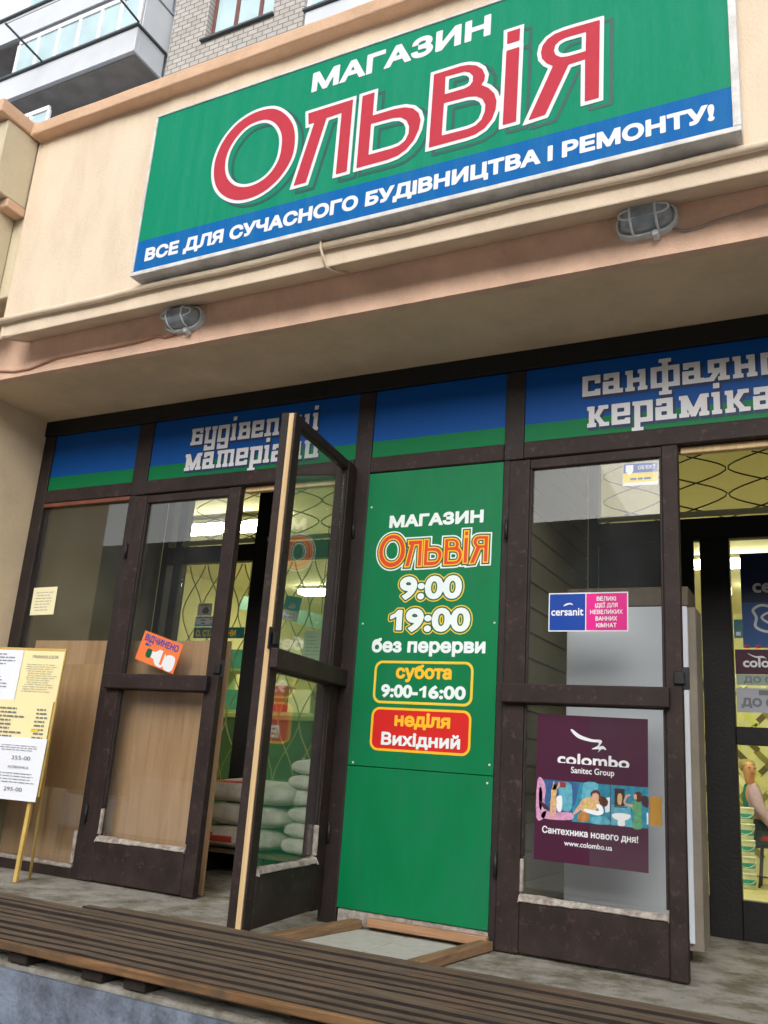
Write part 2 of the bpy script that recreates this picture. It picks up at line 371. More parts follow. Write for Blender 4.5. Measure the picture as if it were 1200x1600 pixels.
def grow_loops(loops, d):
    """loops moved outwards by d with pointed corners (holes close in)"""
    if d == 0: return loops
    ar = sum((l[:, 0] * np.roll(l[:, 1], -1) - np.roll(l[:, 0], -1) * l[:, 1]).sum() for l in loops); sg = 1 if ar > 0 else -1; out = []
    for l in loops:
        k = np.hypot(*(np.roll(l, -1, 0) - l).T) > 1e-7; l = l[k]
        if len(l) < 3: continue
        e = np.roll(l, -1, 0) - l; e /= np.hypot(*e.T)[:, None]; nr = np.stack([e[:, 1], -e[:, 0]], 1) * sg; pv = np.roll(nr, 1, 0)
        q = nr + pv; den = (1 + (nr * pv).sum(1)); mm = q / np.maximum(den, 0.28)[:, None]; out.append(l + mm * d)
    return out

_ext = {}
def ref_height(ch):
    if ch not in _ext:
        A = np.concatenate(text_loops(ch)); _ext[ch] = A[:, 1].max()
    return _ext[ch]

def plane_front(y): return lambda p: (p[0], y, p[1])
def put(mb, polys, place, mi):
    for P in polys: mb.face([place(p) for p in P], mi)

def fit_text(body, x0, x1, zb, h, ref='Н', bold=0.0):
    L = text_loops(body.replace('І', 'l')); A = np.concatenate(L); k = h / ref_height(ref)
    bo = bold * h
    sx = (x1 - x0 - 2 * bo) / (A[:, 0].max() - A[:, 0].min()); ox = x0 + bo - A[:, 0].min() * sx
    return [np.stack([l[:, 0] * sx + ox, l[:, 1] * k + zb], 1) for l in L]

def text(mb, body, x0, x1, zb, h, y, mi, bold=0.07, ref='Н', cells=22, place=None, layers=None):
    """lettering fitted between x0 and x1 on the baseline zb; layers = [(offset, mi, y)] painted bigger ones first"""
    L = fit_text(body, x0, x1, zb + bold * h * 0.0, h, ref, bold); cell = h / cells
    lay = layers or [(0.0, mi, y)]
    L = grow_loops(L, bold * h); F, mn, c = sdf(L, cell, max(l[0] for l in lay) * 1.2 + 2 * cell)
    for off, m_, yy in lay: put(mb, march(F - off, mn, c), place or plane_front(yy), m_)

def box_loop(x0, y0, x1, y1): return ccw([(x0, y0), (x1, y0), (x1, y1), (x0, y1)])
def rrect(x0, y0, x1, y1, r, k=6):
    P = []
    for cx, cy, a in ((x1 - r, y1 - r, 0), (x0 + r, y1 - r, 90), (x0 + r, y0 + r, 180), (x1 - r, y0 + r, 270)):
        for i in range(k + 1):
            t = R(a + 90 * i / k); P.append((cx + r * math.cos(t), cy + r * math.sin(t)))
    return P
def flat(mb, pts, y, mi): mb.face([(p[0], y, p[1]) for p in pts], mi)
def one_loop(x0, x1, zb, h):
    w = x1 - x0; return [ccw([(x0 + w * a, zb + h * b_) for a, b_ in ((.52, 0), (1, 0), (1, 1), (.62, 1), (.38, .84), (0, .72), (0, .52), (.28, .58), (.52, .68))])]
def rect(mb, x0, x1, z0, z1, y, mi): flat(mb, [(x0, z0), (x1, z0), (x1, z1), (x0, z1)], y, mi)
def ring(mb, outer, inner, y, mi):
    n = len(outer)
    for i in range(n):
        j = (i + 1) % n; flat(mb, [outer[i], outer[j], inner[j], inner[i]], y, mi)

BRAND = {
 'O': [[(-0.202, 3.619), (-0.133, 3.573), (-0.076, 3.498), (-0.05, 3.409), (-0.054, 3.308), (-0.096, 3.228), (-0.16, 3.172), (-0.242, 3.143), (-0.34, 3.148), (-0.427, 3.195), (-0.486, 3.268), (-0.511, 3.361), (-0.505, 3.448), (-0.466, 3.535), (-0.394, 3.601), (-0.297, 3.63)], [(-0.239, 3.568), (-0.176, 3.529), (-0.134, 3.463), (-0.121, 3.393), (-0.13, 3.311), (-0.17, 3.248), (-0.233, 3.214), (-0.31, 3.212), (-0.379, 3.244), (-0.428, 3.305), (-0.446, 3.382), (-0.434, 3.456), (-0.393, 3.522), (-0.328, 3.566)]],
 'L': [[(0.01, 3.525), (0.248, 3.525), (0.25, 3.143), (0.194, 3.143), (0.193, 3.469), (0.114, 3.466), (0.038, 3.143), (-0.028, 3.143), (0.049, 3.461), (0.018, 3.461)]],
 'soft': [[(0.296, 3.527), (0.358, 3.527), (0.358, 3.403), (0.465, 3.403), (0.516, 3.396), (0.557, 3.377), (0.586, 3.344), (0.598, 3.304), (0.592, 3.257), (0.571, 3.209), (0.537, 3.172), (0.496, 3.152), (0.451, 3.146), (0.298, 3.146)], [(0.353, 3.36), (0.463, 3.357), (0.5, 3.348), (0.529, 3.324), (0.544, 3.288), (0.544, 3.252), (0.529, 3.22), (0.501, 3.203), (0.468, 3.199), (0.354, 3.199)]],
 'V': [[(0.647, 3.523), (0.772, 3.523), (0.808, 3.517), (0.843, 3.501), (0.871, 3.473), (0.885, 3.436), (0.882, 3.41), (0.87, 3.393), (0.902, 3.368), (0.929, 3.331), (0.941, 3.289), (0.938, 3.248), (0.923, 3.205), (0.893, 3.171), (0.854, 3.154), (0.813, 3.15), (0.645, 3.15)], [(0.703, 3.492), (0.79, 3.488), (0.813, 3.476), (0.83, 3.453), (0.83, 3.424), (0.817, 3.407), (0.795, 3.401), (0.704, 3.401)], [(0.703, 3.356), (0.815, 3.352), (0.85, 3.342), (0.877, 3.321), (0.892, 3.288), (0.891, 3.255), (0.878, 3.219), (0.853, 3.198), (0.819, 3.192), (0.789, 3.192), (0.702, 3.194)]],
 'dot': [[(0.976, 3.623), (1.032, 3.623), (1.031, 3.561), (0.977, 3.561)]],
 'i': [[(0.975, 3.528), (1.032, 3.528), (1.028, 3.162), (0.971, 3.162)]],
 'ya': [[(1.363, 3.537), (1.36, 3.167), (1.305, 3.167), (1.305, 3.367), (1.239, 3.365), (1.148, 3.156), (1.079, 3.152), (1.175, 3.381), (1.148, 3.405), (1.129, 3.435), (1.124, 3.466), (1.13, 3.498), (1.152, 3.524), (1.18, 3.537), (1.215, 3.541), (1.257, 3.541)], [(1.308, 3.499), (1.307, 3.406), (1.235, 3.407), (1.207, 3.413), (1.186, 3.431), (1.178, 3.455), (1.183, 3.479), (1.199, 3.494), (1.223, 3.501), (1.251, 3.501)]],
}
def brand_loops(fx=lambda p: p):
    out = []
    for k, ls in BRAND.items():
        for i, l in enumerate(ls):
            L = np.array([fx(p) for p in l])
            if k == 'O': L = smooth_loop(L, 5)
            L = ccw(L)
            out.append(L if i == 0 else L[::-1].copy())
    return out

# slab lettering of the strip above the doors: boxes on a unit x-height
def sl_i(x): return [(x + .08, 0, x + .32, 1), (x, 0, x + .4, .17), (x, .83, x + .32, 1)]
SLAB = {
 'с': (.82, [(0, 0, .24, 1), (0, 0, .82, .22), (0, .78, .82, 1), (.58, .6, .82, 1), (.58, 0, .82, .3)]),
 'а': (.9, [(.04, .78, .74, 1), (.04, .7, .26, 1), (.5, 0, .74, 1), (0, .4, .74, .6), (0, 0, .24, .6), (0, 0, .9, .2)]),
 'н': (1.0, sl_i(0) + sl_i(.56) + [(.1, .41, .8, .61)]),
 'ф': (1.24, [(.5, -.36, .74, 1.36), (.36, -.36, .88, -.2), (.36, 1.2, .88, 1.36), (0, 0, 1.24, .2), (0, .8, 1.24, 1), (0, 0, .24, 1), (1, 0, 1.24, 1)]),
 'я': (.94, [(.54, 0, .78, 1), (.46, 0, .92, .17), (.05, .82, .92, 1), (.05, .42, .29, 1), (.05, .4, .7, .58), [(.0, .0), (.26, 0), (.56, .45), (.3, .45)], (-.08, 0, .28, .17)]),
 'к': (1.0, sl_i(0) + [[(.26, .42), (.5, .42), (.86, 1), (.6, 1)], [(.26, .58), (.5, .58), (.9, 0), (.64, 0)], (.52, .83, .96, 1), (.56, 0, 1.0, .17)]),
 'е': (.82, [(0, 0, .24, 1), (0, .79, .82, 1), (.58, .4, .82, 1), (0, .4, .82, .58), (0, 0, .82, .2), (.6, 0, .82, .27)]),
 'р': (.88, [(.08, -.42, .32, 1), (-.04, -.42, .46, -.25), (0, .83, .32, 1), (.08, .79, .88, 1), (.64, 0, .88, 1), (.08, 0, .88, .2)]),
 'м': (1.24, sl_i(0) + [(.92, 0, 1.16, 1), (.84, 0, 1.24, .17), (.92, .83, 1.24, 1), [(.08, 1), (.34, 1), (.68, .18), (.56, 0), (.5, 0)], [(1.16, 1), (.9, 1), (.5, .18), (.62, 0), (.68, 0)]]),
 'і': (.42, sl_i(0) + [(.08, 1.2, .32, 1.42)]),
 'о': (.84, [(0, 0, .24, 1), (.6, 0, .84, 1), (0, 0, .84, .2), (0, .8, .84, 1)]),
 'б': (.9, [(.06, 0, .3, 1), (0, .82, .86, 1), (.64, .7, .86, 1), (.06, .44, .88, .62), (.64, 0, .88, .62), (-.02, 0, .88, .18)]),
 'у': (.9, [(.06, 0, .3, 1), (-.02, .83, .4, 1), (.62, -.42, .86, 1), (.54, .83, .92, 1), (.06, 0, .86, .2), (.06, -.42, .86, -.22), (.06, -.42, .28, -.1)]),
 'д': (.86, [(0, .8, .84, 1), (0, 0, .24, 1), (0, 0, .84, .2), (.6, -.42, .84, 1), (.04, -.42, .84, -.22), (.04, -.42, .26, -.1)]),
 'в': (.88, [(.06, 0, .3, 1), (0, 0, .86, .18), (0, .82, .8, 1), (.06, .42, .82, .6), (.58, .42, .8, 1), (.62, 0, .86, .6)]),
 'л': (1.04, [(.12, 0, .36, .9), (.06, .82, .92, 1), (.68, 0, .92, 1), (0, 0, .46, .17), (.58, 0, 1.02, .17)]),
 'ь': (.88, [(.08, 0, .32, 1), (0, .83, .32, 1), (.08, .42, .88, .6), (.64, 0, .88, .6), (0, 0, .88, .18)]),
 'т': (1.28, [(.08, 0, .3, 1), (.54, 0, .76, 1), (1.0, 0, 1.22, 1), (0, .82, 1.22, 1), (0, 0, .36, .17), (.47, 0, .83, .17), (.93, 0, 1.28, .17)]),
 'и': (1.0, [(.08, 0, .32, 1), (0, .83, .4, 1), (.64, 0, .88, 1), (.56, .83, .96, 1), (.08, 0, .96, .19)]),
}
def slab_loops(word, x0, z0, xh, width_of=None, width=None):
    adv = lambda w: sum(SLAB[c][0] + .13 for c in w) - .13
    sx = width / adv(width_of or word); out = []; x = x0
    for c in word:
        w, parts = SLAB[c]
        for p in parts:
            L = [(p[0], p[1]), (p[2], p[1]), (p[2], p[3]), (p[0], p[3])] if isinstance(p, tuple) else p
            out.append(ccw([(x + a * sx, z0 + b * xh) for a, b in L]))
        x += (w + .13) * sx
    return out

# ================================================================== GROUND, PORCH, STEPS (structure)
g = MB(); g.box(-80, 80, -90, 60, -1.2, -0.92); tag(g.build('ground', PAVING), kind='structure')
p = MB(); p.box(-7, 7, -1.46, 1.25, -0.35, -0.05)
porch = p.build('porch_floor', CONCRETE, bevel=0.012, seg=2); tag(porch, kind='structure')
p = MB(); p.box(-7, 7, -1.475, -1.4605, -0.345, -0.068); tag(p.build('step_riser', RISER), kind='structure')
p = MB(); p.box(-7, 7, -2.0, -1.476, -0.6, -0.235); p.box(-7, 7, -2.5, -2.003, -0.92, -0.42)
tag(p.build('entrance_steps', RISER, bevel=0.01), kind='structure')
# paler tiles and cement patches set in the porch
p = MB()
for (x0, x1, y0, y1) in ((0.03, 0.345, -0.92, -0.06), (0.353, 0.66, -0.92, -0.06)):
    p.box(x0, x1, y0, y1, -0.06, -0.046)
tag(p.build('porch_paving', TILE_F, bevel=0.004), kind='structure')

# ================================================================== SHOP BUILDING
shop = thing('shop_building', (0, 0, -0.05), 'cream and peach rendered shop front with a canopy over the dark glazed entrance', 'building')
def part(mb, name, mat, parent=shop, **k): return mb.build(name, mat, parent, **k)
b = MB(); b.box(-7, -2.43, -0.599, 1.19, -0.05, 2.9); part(b, 'side_wall', WALLTAN)
b = MB(); b.box(3.1, 7, -0.599, 1.18, -0.05, 2.616); part(b, 'side_wall', WALLTAN)
b = MB(); b.box(-2.429, 7, -0.60, 0.0, 2.617, 2.9); part(b, 'soffit', SOFFIT)
b = MB(); b.prism_x([(-0.65, 2.606), (-0.60, 2.606), (-0.60, 4.0), (-0.65, 4.0)], -7, 7, nx=320, jit=0.006, seed=3); part(b, 'fascia', PEACH)
b = MB(); b.prism_x([(-0.84, 2.745), (-0.652, 2.815), (-0.652, 4.03), (-0.84, 4.03)], -1.945, 7, nx=80, jit=0.004, seed=9)
part(b, 'parapet_wall', CREAM, bevel=0.008, seg=2)
b = MB(); b.prism_x([(-0.915, 4.010), (-0.64, 4.016), (-0.64, 4.115), (-0.87, 4.115), (-0.915, 4.085)], -1.939, 7, nx=150, jit=0.016, seed=5)
b.box(-7, -1.9405, -1.13, -0.64, 4.014, 4.1); part(b, 'coping', COPE, bevel=0.008, seg=2)
b = MB(); b.box(-7, -1.957, -1.065, -0.842, 3.56, 4.012); b.box(-7, -2.03, -1.0, -0.842, 2.9, 3.558); b.box(-7, -1.957, -0.84, -0.655, 3.0, 4.0); part(b, 'pier', CREAM_ROUGH, bevel=0.006)
b = MB(); b.box(-2.028, -1.95, -0.97, -0.843, 3.50, 3.557); part(b, 'pier_ledge', COPE, bevel=0.006)
b = MB(); b.box(-7, 7, -0.6, 6.0, 3.75, 3.9); part(b, 'roof', ASPHALT)
b = MB(); b.box(-0.10, 0.78, 0.06, 1.18, -0.05, 2.6)
for k in range(22): b.box(0.78, 0.792, 0.07, 1.17, -0.02 + k * 0.118, -0.02 + k * 0.118 + 0.106)
part(b, 'lobby_wall', OLIVE)
b = MB(); b.box(-2.429, -2.405, 0.06, 1.18, -0.05, 2.6); part(b, 'lobby_side_wall', OLIVE)
b = MB(); b.box(-2.43, 4.5, 0.06, 1.18, 2.617, 2.75); part(b, 'lobby_ceiling', OLIVE)
b = MB(); b.box(2.9, 3.1, 0.06, 1.18, -0.05, 2.6); part(b, 'lobby_end_wall', OLIVE)
b = MB(); b.box(-6, 5, 1.27, 9.2, -0.6, -0.4); part(b, 'shop_floor', FLOOR_I)
b = MB(); b.box(-6, 5, 1.19, 9.2, 2.9, 3.1); part(b, 'shop_ceiling', INT_C)
b = MB(); b.box(-6, 5, 8.9, 9.2, -0.4, 2.9); b.box(-6, -5.7, 1.27, 8.9, -0.4, 2.9); b.box(4.7, 5, 1.27, 8.9, -0.4, 2.9)
b.box(-6, -2.44, 1.19, 1.27, -0.4, 2.9); b.box(3.1, 4.7, 1.19, 1.27, -0.4, 2.9)
part(b, 'shop_wall', INT_Y)
b = MB(); b.box(-0.10, 0.78, 1.20, 1.3, -0.4, 2.9); b.box(-2.43, 3.1, 1.262, 1.3, -0.4, -0.055); part(b, 'partition_core', INT_Y)

PALE_STRIP = M('pale_strip', lin(200, 198, 160), 0.5)
# ================================================================== INNER PARTITION (second glazed screen behind the lobby)
ip = thing('lobby_screen', (0, 1.2, -0.05), 'black framed inner glazed screen with wavy wire grilles at the back of the lobby', 'glazed screen')
b = MB()
posts = [(-2.404, -2.345), (-2.285, -2.215), (-1.575, -1.46), (-0.96, -0.87), (-0.16, -0.101), (0.794, 0.85), (1.405, 1.555), (2.32, 2.44), (2.84, 2.899)]
for x0, x1 in posts:
    b = MB(); b.box(x0, x1, 1.185, 1.26, -0.05, 1.948 if x0 == 1.405 else 2.6); b.build('post', BLACKWOOD, ip, bevel=0.003)
bays = [(a[1], c[0]) for a, c in zip(posts[:-1], posts[1:]) if not (a[1] < -0.08 and c[0] > 0.7)]
low = bays; high = [q for q in bays if q[1] < 1.0 or q[0] > 2.0] + [(0.85, 2.32)]
for k_, (xa_, xb_) in [(0, q) for q in low] + [(1, q) for q in high]:
    x0, x1 = xa_ + 0.001, xb_ - 0.001
    for z0, z1 in (((1.95, 2.072), (2.475, 2.6)) if k_ else (((-0.05, 0.13), (0.866, 0.955)) if x0 > 1.3 else ((-0.05, 0.13),))):
        b = MB(); b.box(x0, x1, 1.19, 1.255, z0, z1); b.build('rail', BLACKWOOD, ip, bevel=0.003)
    if k_: b = MB(); b.box(x0, x1, 1.17, 1.189, 2.078, 2.108); b.build('ledge_strip', PALE_STRIP, ip)
b = MB(); b.box(0.852, 1.372, 1.195, 1.215, 1.50, 1.948); b.build('dark_panel', BLACKWOOD, ip)
def grille(x0, x1, z0, z1, y, dx, dz, mat, parent, vertical=True):
    g = MB(); cx = int((x1 - x0) / dx) + 2
    for i in range(-1, cx):
        for ph in (0, 1):
            pts = []
            n = int((z1 - z0) / dz * 8)
            for k in range(n + 1):
                z = z0 + (z1 - z0) * k / n
                u = (z - z0) / dz + ph
                tri = 1 - abs(((u % 2) - 1))           # 0..1..0
                tri = 0.5 - 0.5 * math.cos(math.pi * tri) * 0.75 - 0.5 * (1 - 2 * tri) * 0.25
                x = x0 + (i + tri) * dx
                pts.append((x, y + 0.006 * (1 if ph else -1), z))
            run = []
            for q in pts:
                if x0 <= q[0] <= x1: run.append(q)
                else:
                    if len(run) > 1: g.tube(run, 0.0045, 5)
                    run = []
            if len(run) > 1: g.tube(run, 0.0045, 5)
    return g.build('grille', mat, parent)
for k_, (xa_, xb_) in [(0, q) for q in low] + [(1, q) for q in high]:
    x0, x1 = xa_ + 0.002, xb_ - 0.002
    if x1 - x0 < 0.1: continue
    for z0, z1 in (((2.073, 2.474),) if k_ else (((0.131, 0.865), (0.956, 1.949)) if x0 > 1.3 else ((0.131, 1.949),))):
        q = MB(); q.box(x0, x1, 1.222, 1.227, z0, z1); q.build('pane', GLASS_CLR, ip)
        if k_: grille(x0, x1, z0, z1, 1.28, 0.35, 0.155, STEEL if x0 > 0 else WIRE_Y, ip)
        elif x0 < 0: grille(x0, x1, z0, z1, 1.28, 0.165, 0.37, WIRE_Y, ip)

# ================================================================== STOREFRONT FRAME + DOORS
sf = thing('storefront', (0, 0, -0.05), 'dark brown timber entrance with glazed door leaves and a side window', 'shopfront')
b = MB()
PX = [(-2.43, -2.335), (-1.63, -1.515), (-0.117, -0.022), (0.695, 0.790), (2.28, 2.38), (3.0, 3.098)]
for x0, x1 in PX:
    b = MB(); b.box(x0, x1, -0.022, 0.055, 2.062 if x0 in (-1.63, 0.695) else -0.05, 2.5145)
    if x0 == -1.63: b.box(-1.63, -1.576, -0.022, 0.055, -0.05, 2.0615)
    if x0 == 0.695: b.box(0.695, 0.7265, -0.022, 0.055, -0.05, 2.0615)
    b.build('post', BROWN_DK, sf, bevel=0.005, seg=2)
b = MB(); b.box(-2.43, 3.099, -0.034, 0.055, 2.5155, 2.616); b.build('header_beam', BLACKWOOD, sf, bevel=0.004)
b = MB()
for (a, c) in zip(PX[:-1], PX[1:]):
    b = MB(); b.box(a[1] + 0.001, c[0] - 0.001, -0.026, 0.05, 2.062, 2.146); b.build('transom_bar', BROWN, sf, bevel=0.005)
b = MB(); b.box(-2.334, -1.631, -0.022, 0.0, 2.036, 2.060); b.build('window_head_strip', REDWOOD, sf, bevel=0.003)
b = MB(); b.box(-2.334, -1.631, -0.024, 0.05, -0.05, 0.0); b.build('window_sill', BROWN, sf, bevel=0.004)
b = MB(); b.box(-2.334, -1.631, -0.034, -0.005, 0.001, 0.022); b.box(-1.655, -1.632, -0.028, -0.005, 0.023, 0.19); b.build('putty_bead', PUTTY, sf, bevel=0.006)
b = MB(); b.box(-2.334, -1.631, 0.006, 0.011, 0.001, 2.035); b.build('window_pane', GLASS, sf)
b = MB(); b.box(2.381, 2.999, 0.006, 0.011, -0.049, 2.061); b.build('window_pane', GLASS, sf)
for x0, x1 in ((-0.814, -0.118), (1.49, 2.279)):
    b = MB(); b.box(x0, x1, 0.01, 0.045, 2.03, 2.06); b.build('door_head', RAWWOOD, sf, bevel=0.003)
b = MB(); b.box(-0.021, 0.694, -0.012, 0.05, -0.049, 0.018); b.build('panel_sill', PUTTY, sf, bevel=0.008, seg=2)

def door(W, mirror=False, latch=True, yb=0.015, face=BROWN, shade=BROWN, edge=False, sl=0.10, sr=0.066):
    """leaf from x=0 (hinge) to x=W, outer face at y=-0.03; z from the floor line"""
    sg = -1 if mirror else 1
    def B(mb, x0, x1, *r):
        a, c = sg * x0, sg * x1; mb.box(min(a, c), max(a, c), *r); return mb
    f = MB()
    B(f, 0, sl, -0.03, yb, 0.0, 2.098); B(f, W - sr, W, -0.03, yb, 0.0, 2.098)
    B(f, sl + .0005, W - sr - .0005, -0.028, 0.013, 2.05, 2.096); B(f, sl + .0005, W - sr - .0005, -0.026, 0.011, 0.98, 1.065)
    root = f.build('door', face, None, bevel=0.005, seg=2)
    k = MB(); B(k, sl + .0008, W - sr - .0008, -0.032, 0.010, 0.006, 0.2); k.build('kick_panel', shade, root, bevel=0.004)
    r = MB(); B(r, 0.005 if not edge else -0.03, W - 0.045 if not edge else W + 0.02, -0.068, -0.0325, 0.985, 1.066); r.build('push_rail', shade, root, bevel=0.006, seg=2)
    q = MB(); B(q, sl + .0005, W - sr - .0005, -0.01, -0.005, 0.201, 0.978); B(q, sl + .0005, W - sr - .0005, -0.01, -0.005, 1.066, 2.049); q.build('glass', GLASS, root)
    pt = MB(); xa, xb = sorted((sg * sl, sg * (W - sr)))
    pt.prism_x([(-0.039, 0.2008), (-0.0105, 0.2008), (-0.0105, 0.226), (-0.03, 0.218)], xa, xb, nx=60, jit=0.007, seed=int(W * 1000))
    B(pt, sl + 0.0005, sl + 0.013, -0.034, -0.0105, 0.232, 0.36)
    pt.build('putty_bead', PUTTY, root, bevel=0.004)
    for z0, z1 in ((0.24, 0.978), (1.066, 2.049)):
        bd = MB(); B(bd, sl + .0005, sl + .011, -0.024, -0.0105, z0 if z0 > 1 else 0.37, z1); bd.build('glazing_bead', BROWN_DK, root, bevel=0.002)
        bd = MB(); B(bd, W - sr - .011, W - sr - .0005, -0.024, -0.0105, z0, z1); bd.build('glazing_bead', BROWN_DK, root, bevel=0.002)
    for z0 in (0.28, 1.72):
        h_ = MB(); h_.tube([(sg * -0.004, -0.037, z0), (sg * -0.004, -0.037, z0 + 0.09)], 0.008, 8); h_.build('hinge', STEEL, root)
    if latch:
        l = MB(); B(l, W - 0.002, W + 0.028, -0.028, -0.02, 1.06, 1.15); B(l, W - 0.03, W + 0.012, -0.045, -0.0325, 1.08, 1.13); l.build('latch_plate', STEEL, root, bevel=0.003)
    if edge:
        e = MB(); B(e, W + 0.0005, W + 0.007, -0.022, 0.0, 0.0, 2.09); e.build('edge_strip', RAWWOOD, root)
    return root
dl = door(0.757, sl=0.092, sr=0.078); dl.location = (-1.573, 0, -0.045 + 0.05); dl.parent = sf; dl['label'] = 'closed left door leaf with plywood behind its glass'
dr = door(0.757); dr.location = (0.729, -0.004, -0.045 + 0.05); dr.parent = sf; dr.rotation_euler = (0, 0, R(-1.2)); dr['label'] = 'closed right door leaf with posters on its glass'
do = door(0.74, mirror=True, edge=True, yb=0.042); do.location = (-0.125, -0.035, 0.003 + 0.05); do.parent = sf; do.rotation_euler = (0, 0, R(97.5)); do['label'] = 'door leaf standing open with a pale strip on its edge'

# ================================================================== BLUE TRANSOM SIGNS
def transom_sign(x0, x1, label, words):
    t = thing('transom_sign', ((x0 + x1) / 2, 0, 2.147), label, 'sign', 'blue and green sign strips above the doors')
    m = MB(); m.box(x0, x1, -0.012, 0.0, 2.1475, 2.5145, 0); rect(m, x0 + .0005, x1 - .0005, 2.148, 2.2355, -0.0126, 1); m.build('panel', [TB, TG], t)
    if words:
        sh = MB(); lt = MB()
        for w, xa, zb, wo, wid in words:
            L = slab_loops(w, xa, zb, 0.1, wo, wid)
            F, mn, c = sdf(L, 0.0033, 0.02)
            put(lt, march(F - 0.001, mn, c), plane_front(-0.0150), 0)
            L2 = [l + np.array([0.008, -0.011]) for l in L]; F, mn, c = sdf(L2, 0.004, 0.02)
            put(sh, march(F - 0.0045, mn, c), plane_front(-0.0136 if zb > 2.25 else -0.0141), 0)
        sh.build('letter_shadow', TD, t); lt.build('lettering', TL, t)
    return t
transom_sign(-2.334, -1.631, 'unlettered blue and green strip panel over the side window', [])
transom_sign(-1.514, -0.118, 'blue and green strip reading Будівельні матеріали behind the open door top', [('будівельні', -1.225, 2.340, None, 0.862), ('матеріали', -1.248, 2.185, None, 0.905)])
transom_sign(-0.021, 0.694, 'unlettered blue and green strip panel right above the opening hours panel', [])
transom_sign(2.381, 2.999, 'short unlettered blue and green strip panel at the right end of the row', [])
transom_sign(0.791, 2.279, 'blue and green strip reading санфаянс кераміка above the poster door', [('санфаянс', 1.066, 2.343, 'санфаян', 0.752), ('кераміка', 1.089, 2.188, 'керамік', 0.692)])

# ================================================================== MAIN SIGN
sg = thing('shop_sign', (0.45, -0.84, 2.876), 'long green and blue shop sign with big red letters fixed on the cream parapet', 'sign')
m = MB()
X0, X1, Z0, Z1 = -0.95, 1.86, 2.866, 3.812
m.box(X0, X1, -0.936, -0.845, Z0, Z0 + 0.022); m.box(X0, X1, -0.936, -0.845, Z1 - 0.012, Z1)
m.box(X0, X0 + 0.014, -0.936, -0.845, Z0 + 0.0225, Z1 - 0.0125); m.box(X1 - 0.028, X1, -0.936, -0.845, Z0 + 0.0225, Z1 - 0.0125)
m.build('sign_frame', ALU, sg, bevel=0.003, seg=2)
m = MB(); m.box(X0 + 0.0145, X1 - 0.0285, -0.93, -0.846, Z0 + 0.0225, Z1 - 0.0125, 0)
rect(m, X0 + 0.0145, X1 - 0.0285, Z0 + 0.0225, 3.062, -0.9306, 1); m.build('sign_face', [SIGN_G, SIGN_B], sg)
bl = brand_loops()
m = MB(); F, mn, c = sdf([l + np.array([0.033, -0.026]) for l in grow_loops(bl, 0.013)], 0.0045, 0.04)
put(m, march(np.abs(F) - 0.0075, mn, c), plane_front(-0.9312), 0); m.build('letter_shadow', SIGN_SH, sg)
m = MB(); F, mn, c = sdf(grow_loops(bl, 0.0165), 0.0042, 0.01); put(m, march(F, mn, c), plane_front(-0.9322), 0)
F, mn, c = sdf(bl, 0.0042, 0.01); put(m, march(F, mn, c), plane_front(-0.9332), 1); m.build('brand_lettering', [SIGN_W, SIGN_R], sg)
m = MB(); text(m, 'МАГАЗИН', 0.012, 0.900, 3.648, 0.096, -0.9315, 0, bold=0.075)
text(m, 'ВСЕ ДЛЯ СУЧАСНОГО БУДІВНИЦТВА І РЕМОНТУ!', -0.875, 1.773, 2.942, 0.0635, -0.9315, 0, bold=0.08, cells=20); m.build('lettering', SIGN_W, sg)

# conduit pipe with bracket
cp = thing('conduit_pipe', (0, -0.855, 2.82), 'cream painted pipe running along the wall under the big sign', 'pipe')
m = MB(); pts = [(-1.97 + i * 0.25, -0.862, 2.836 + 0.004 * math.sin(i * 1.7)) for i in range(27)]; m.tube(pts, 0.0175, 10); m.build('pipe', CREAM, cp)
m = MB(); m.tube([(0.118, -0.884, 2.852), (0.122, -0.886, 2.815), (0.135, -0.85, 2.738), (0.15, -0.77, 2.755), (0.158, -0.70, 2.79)], 0.006, 6); m.build('bracket', CREAM, cp)

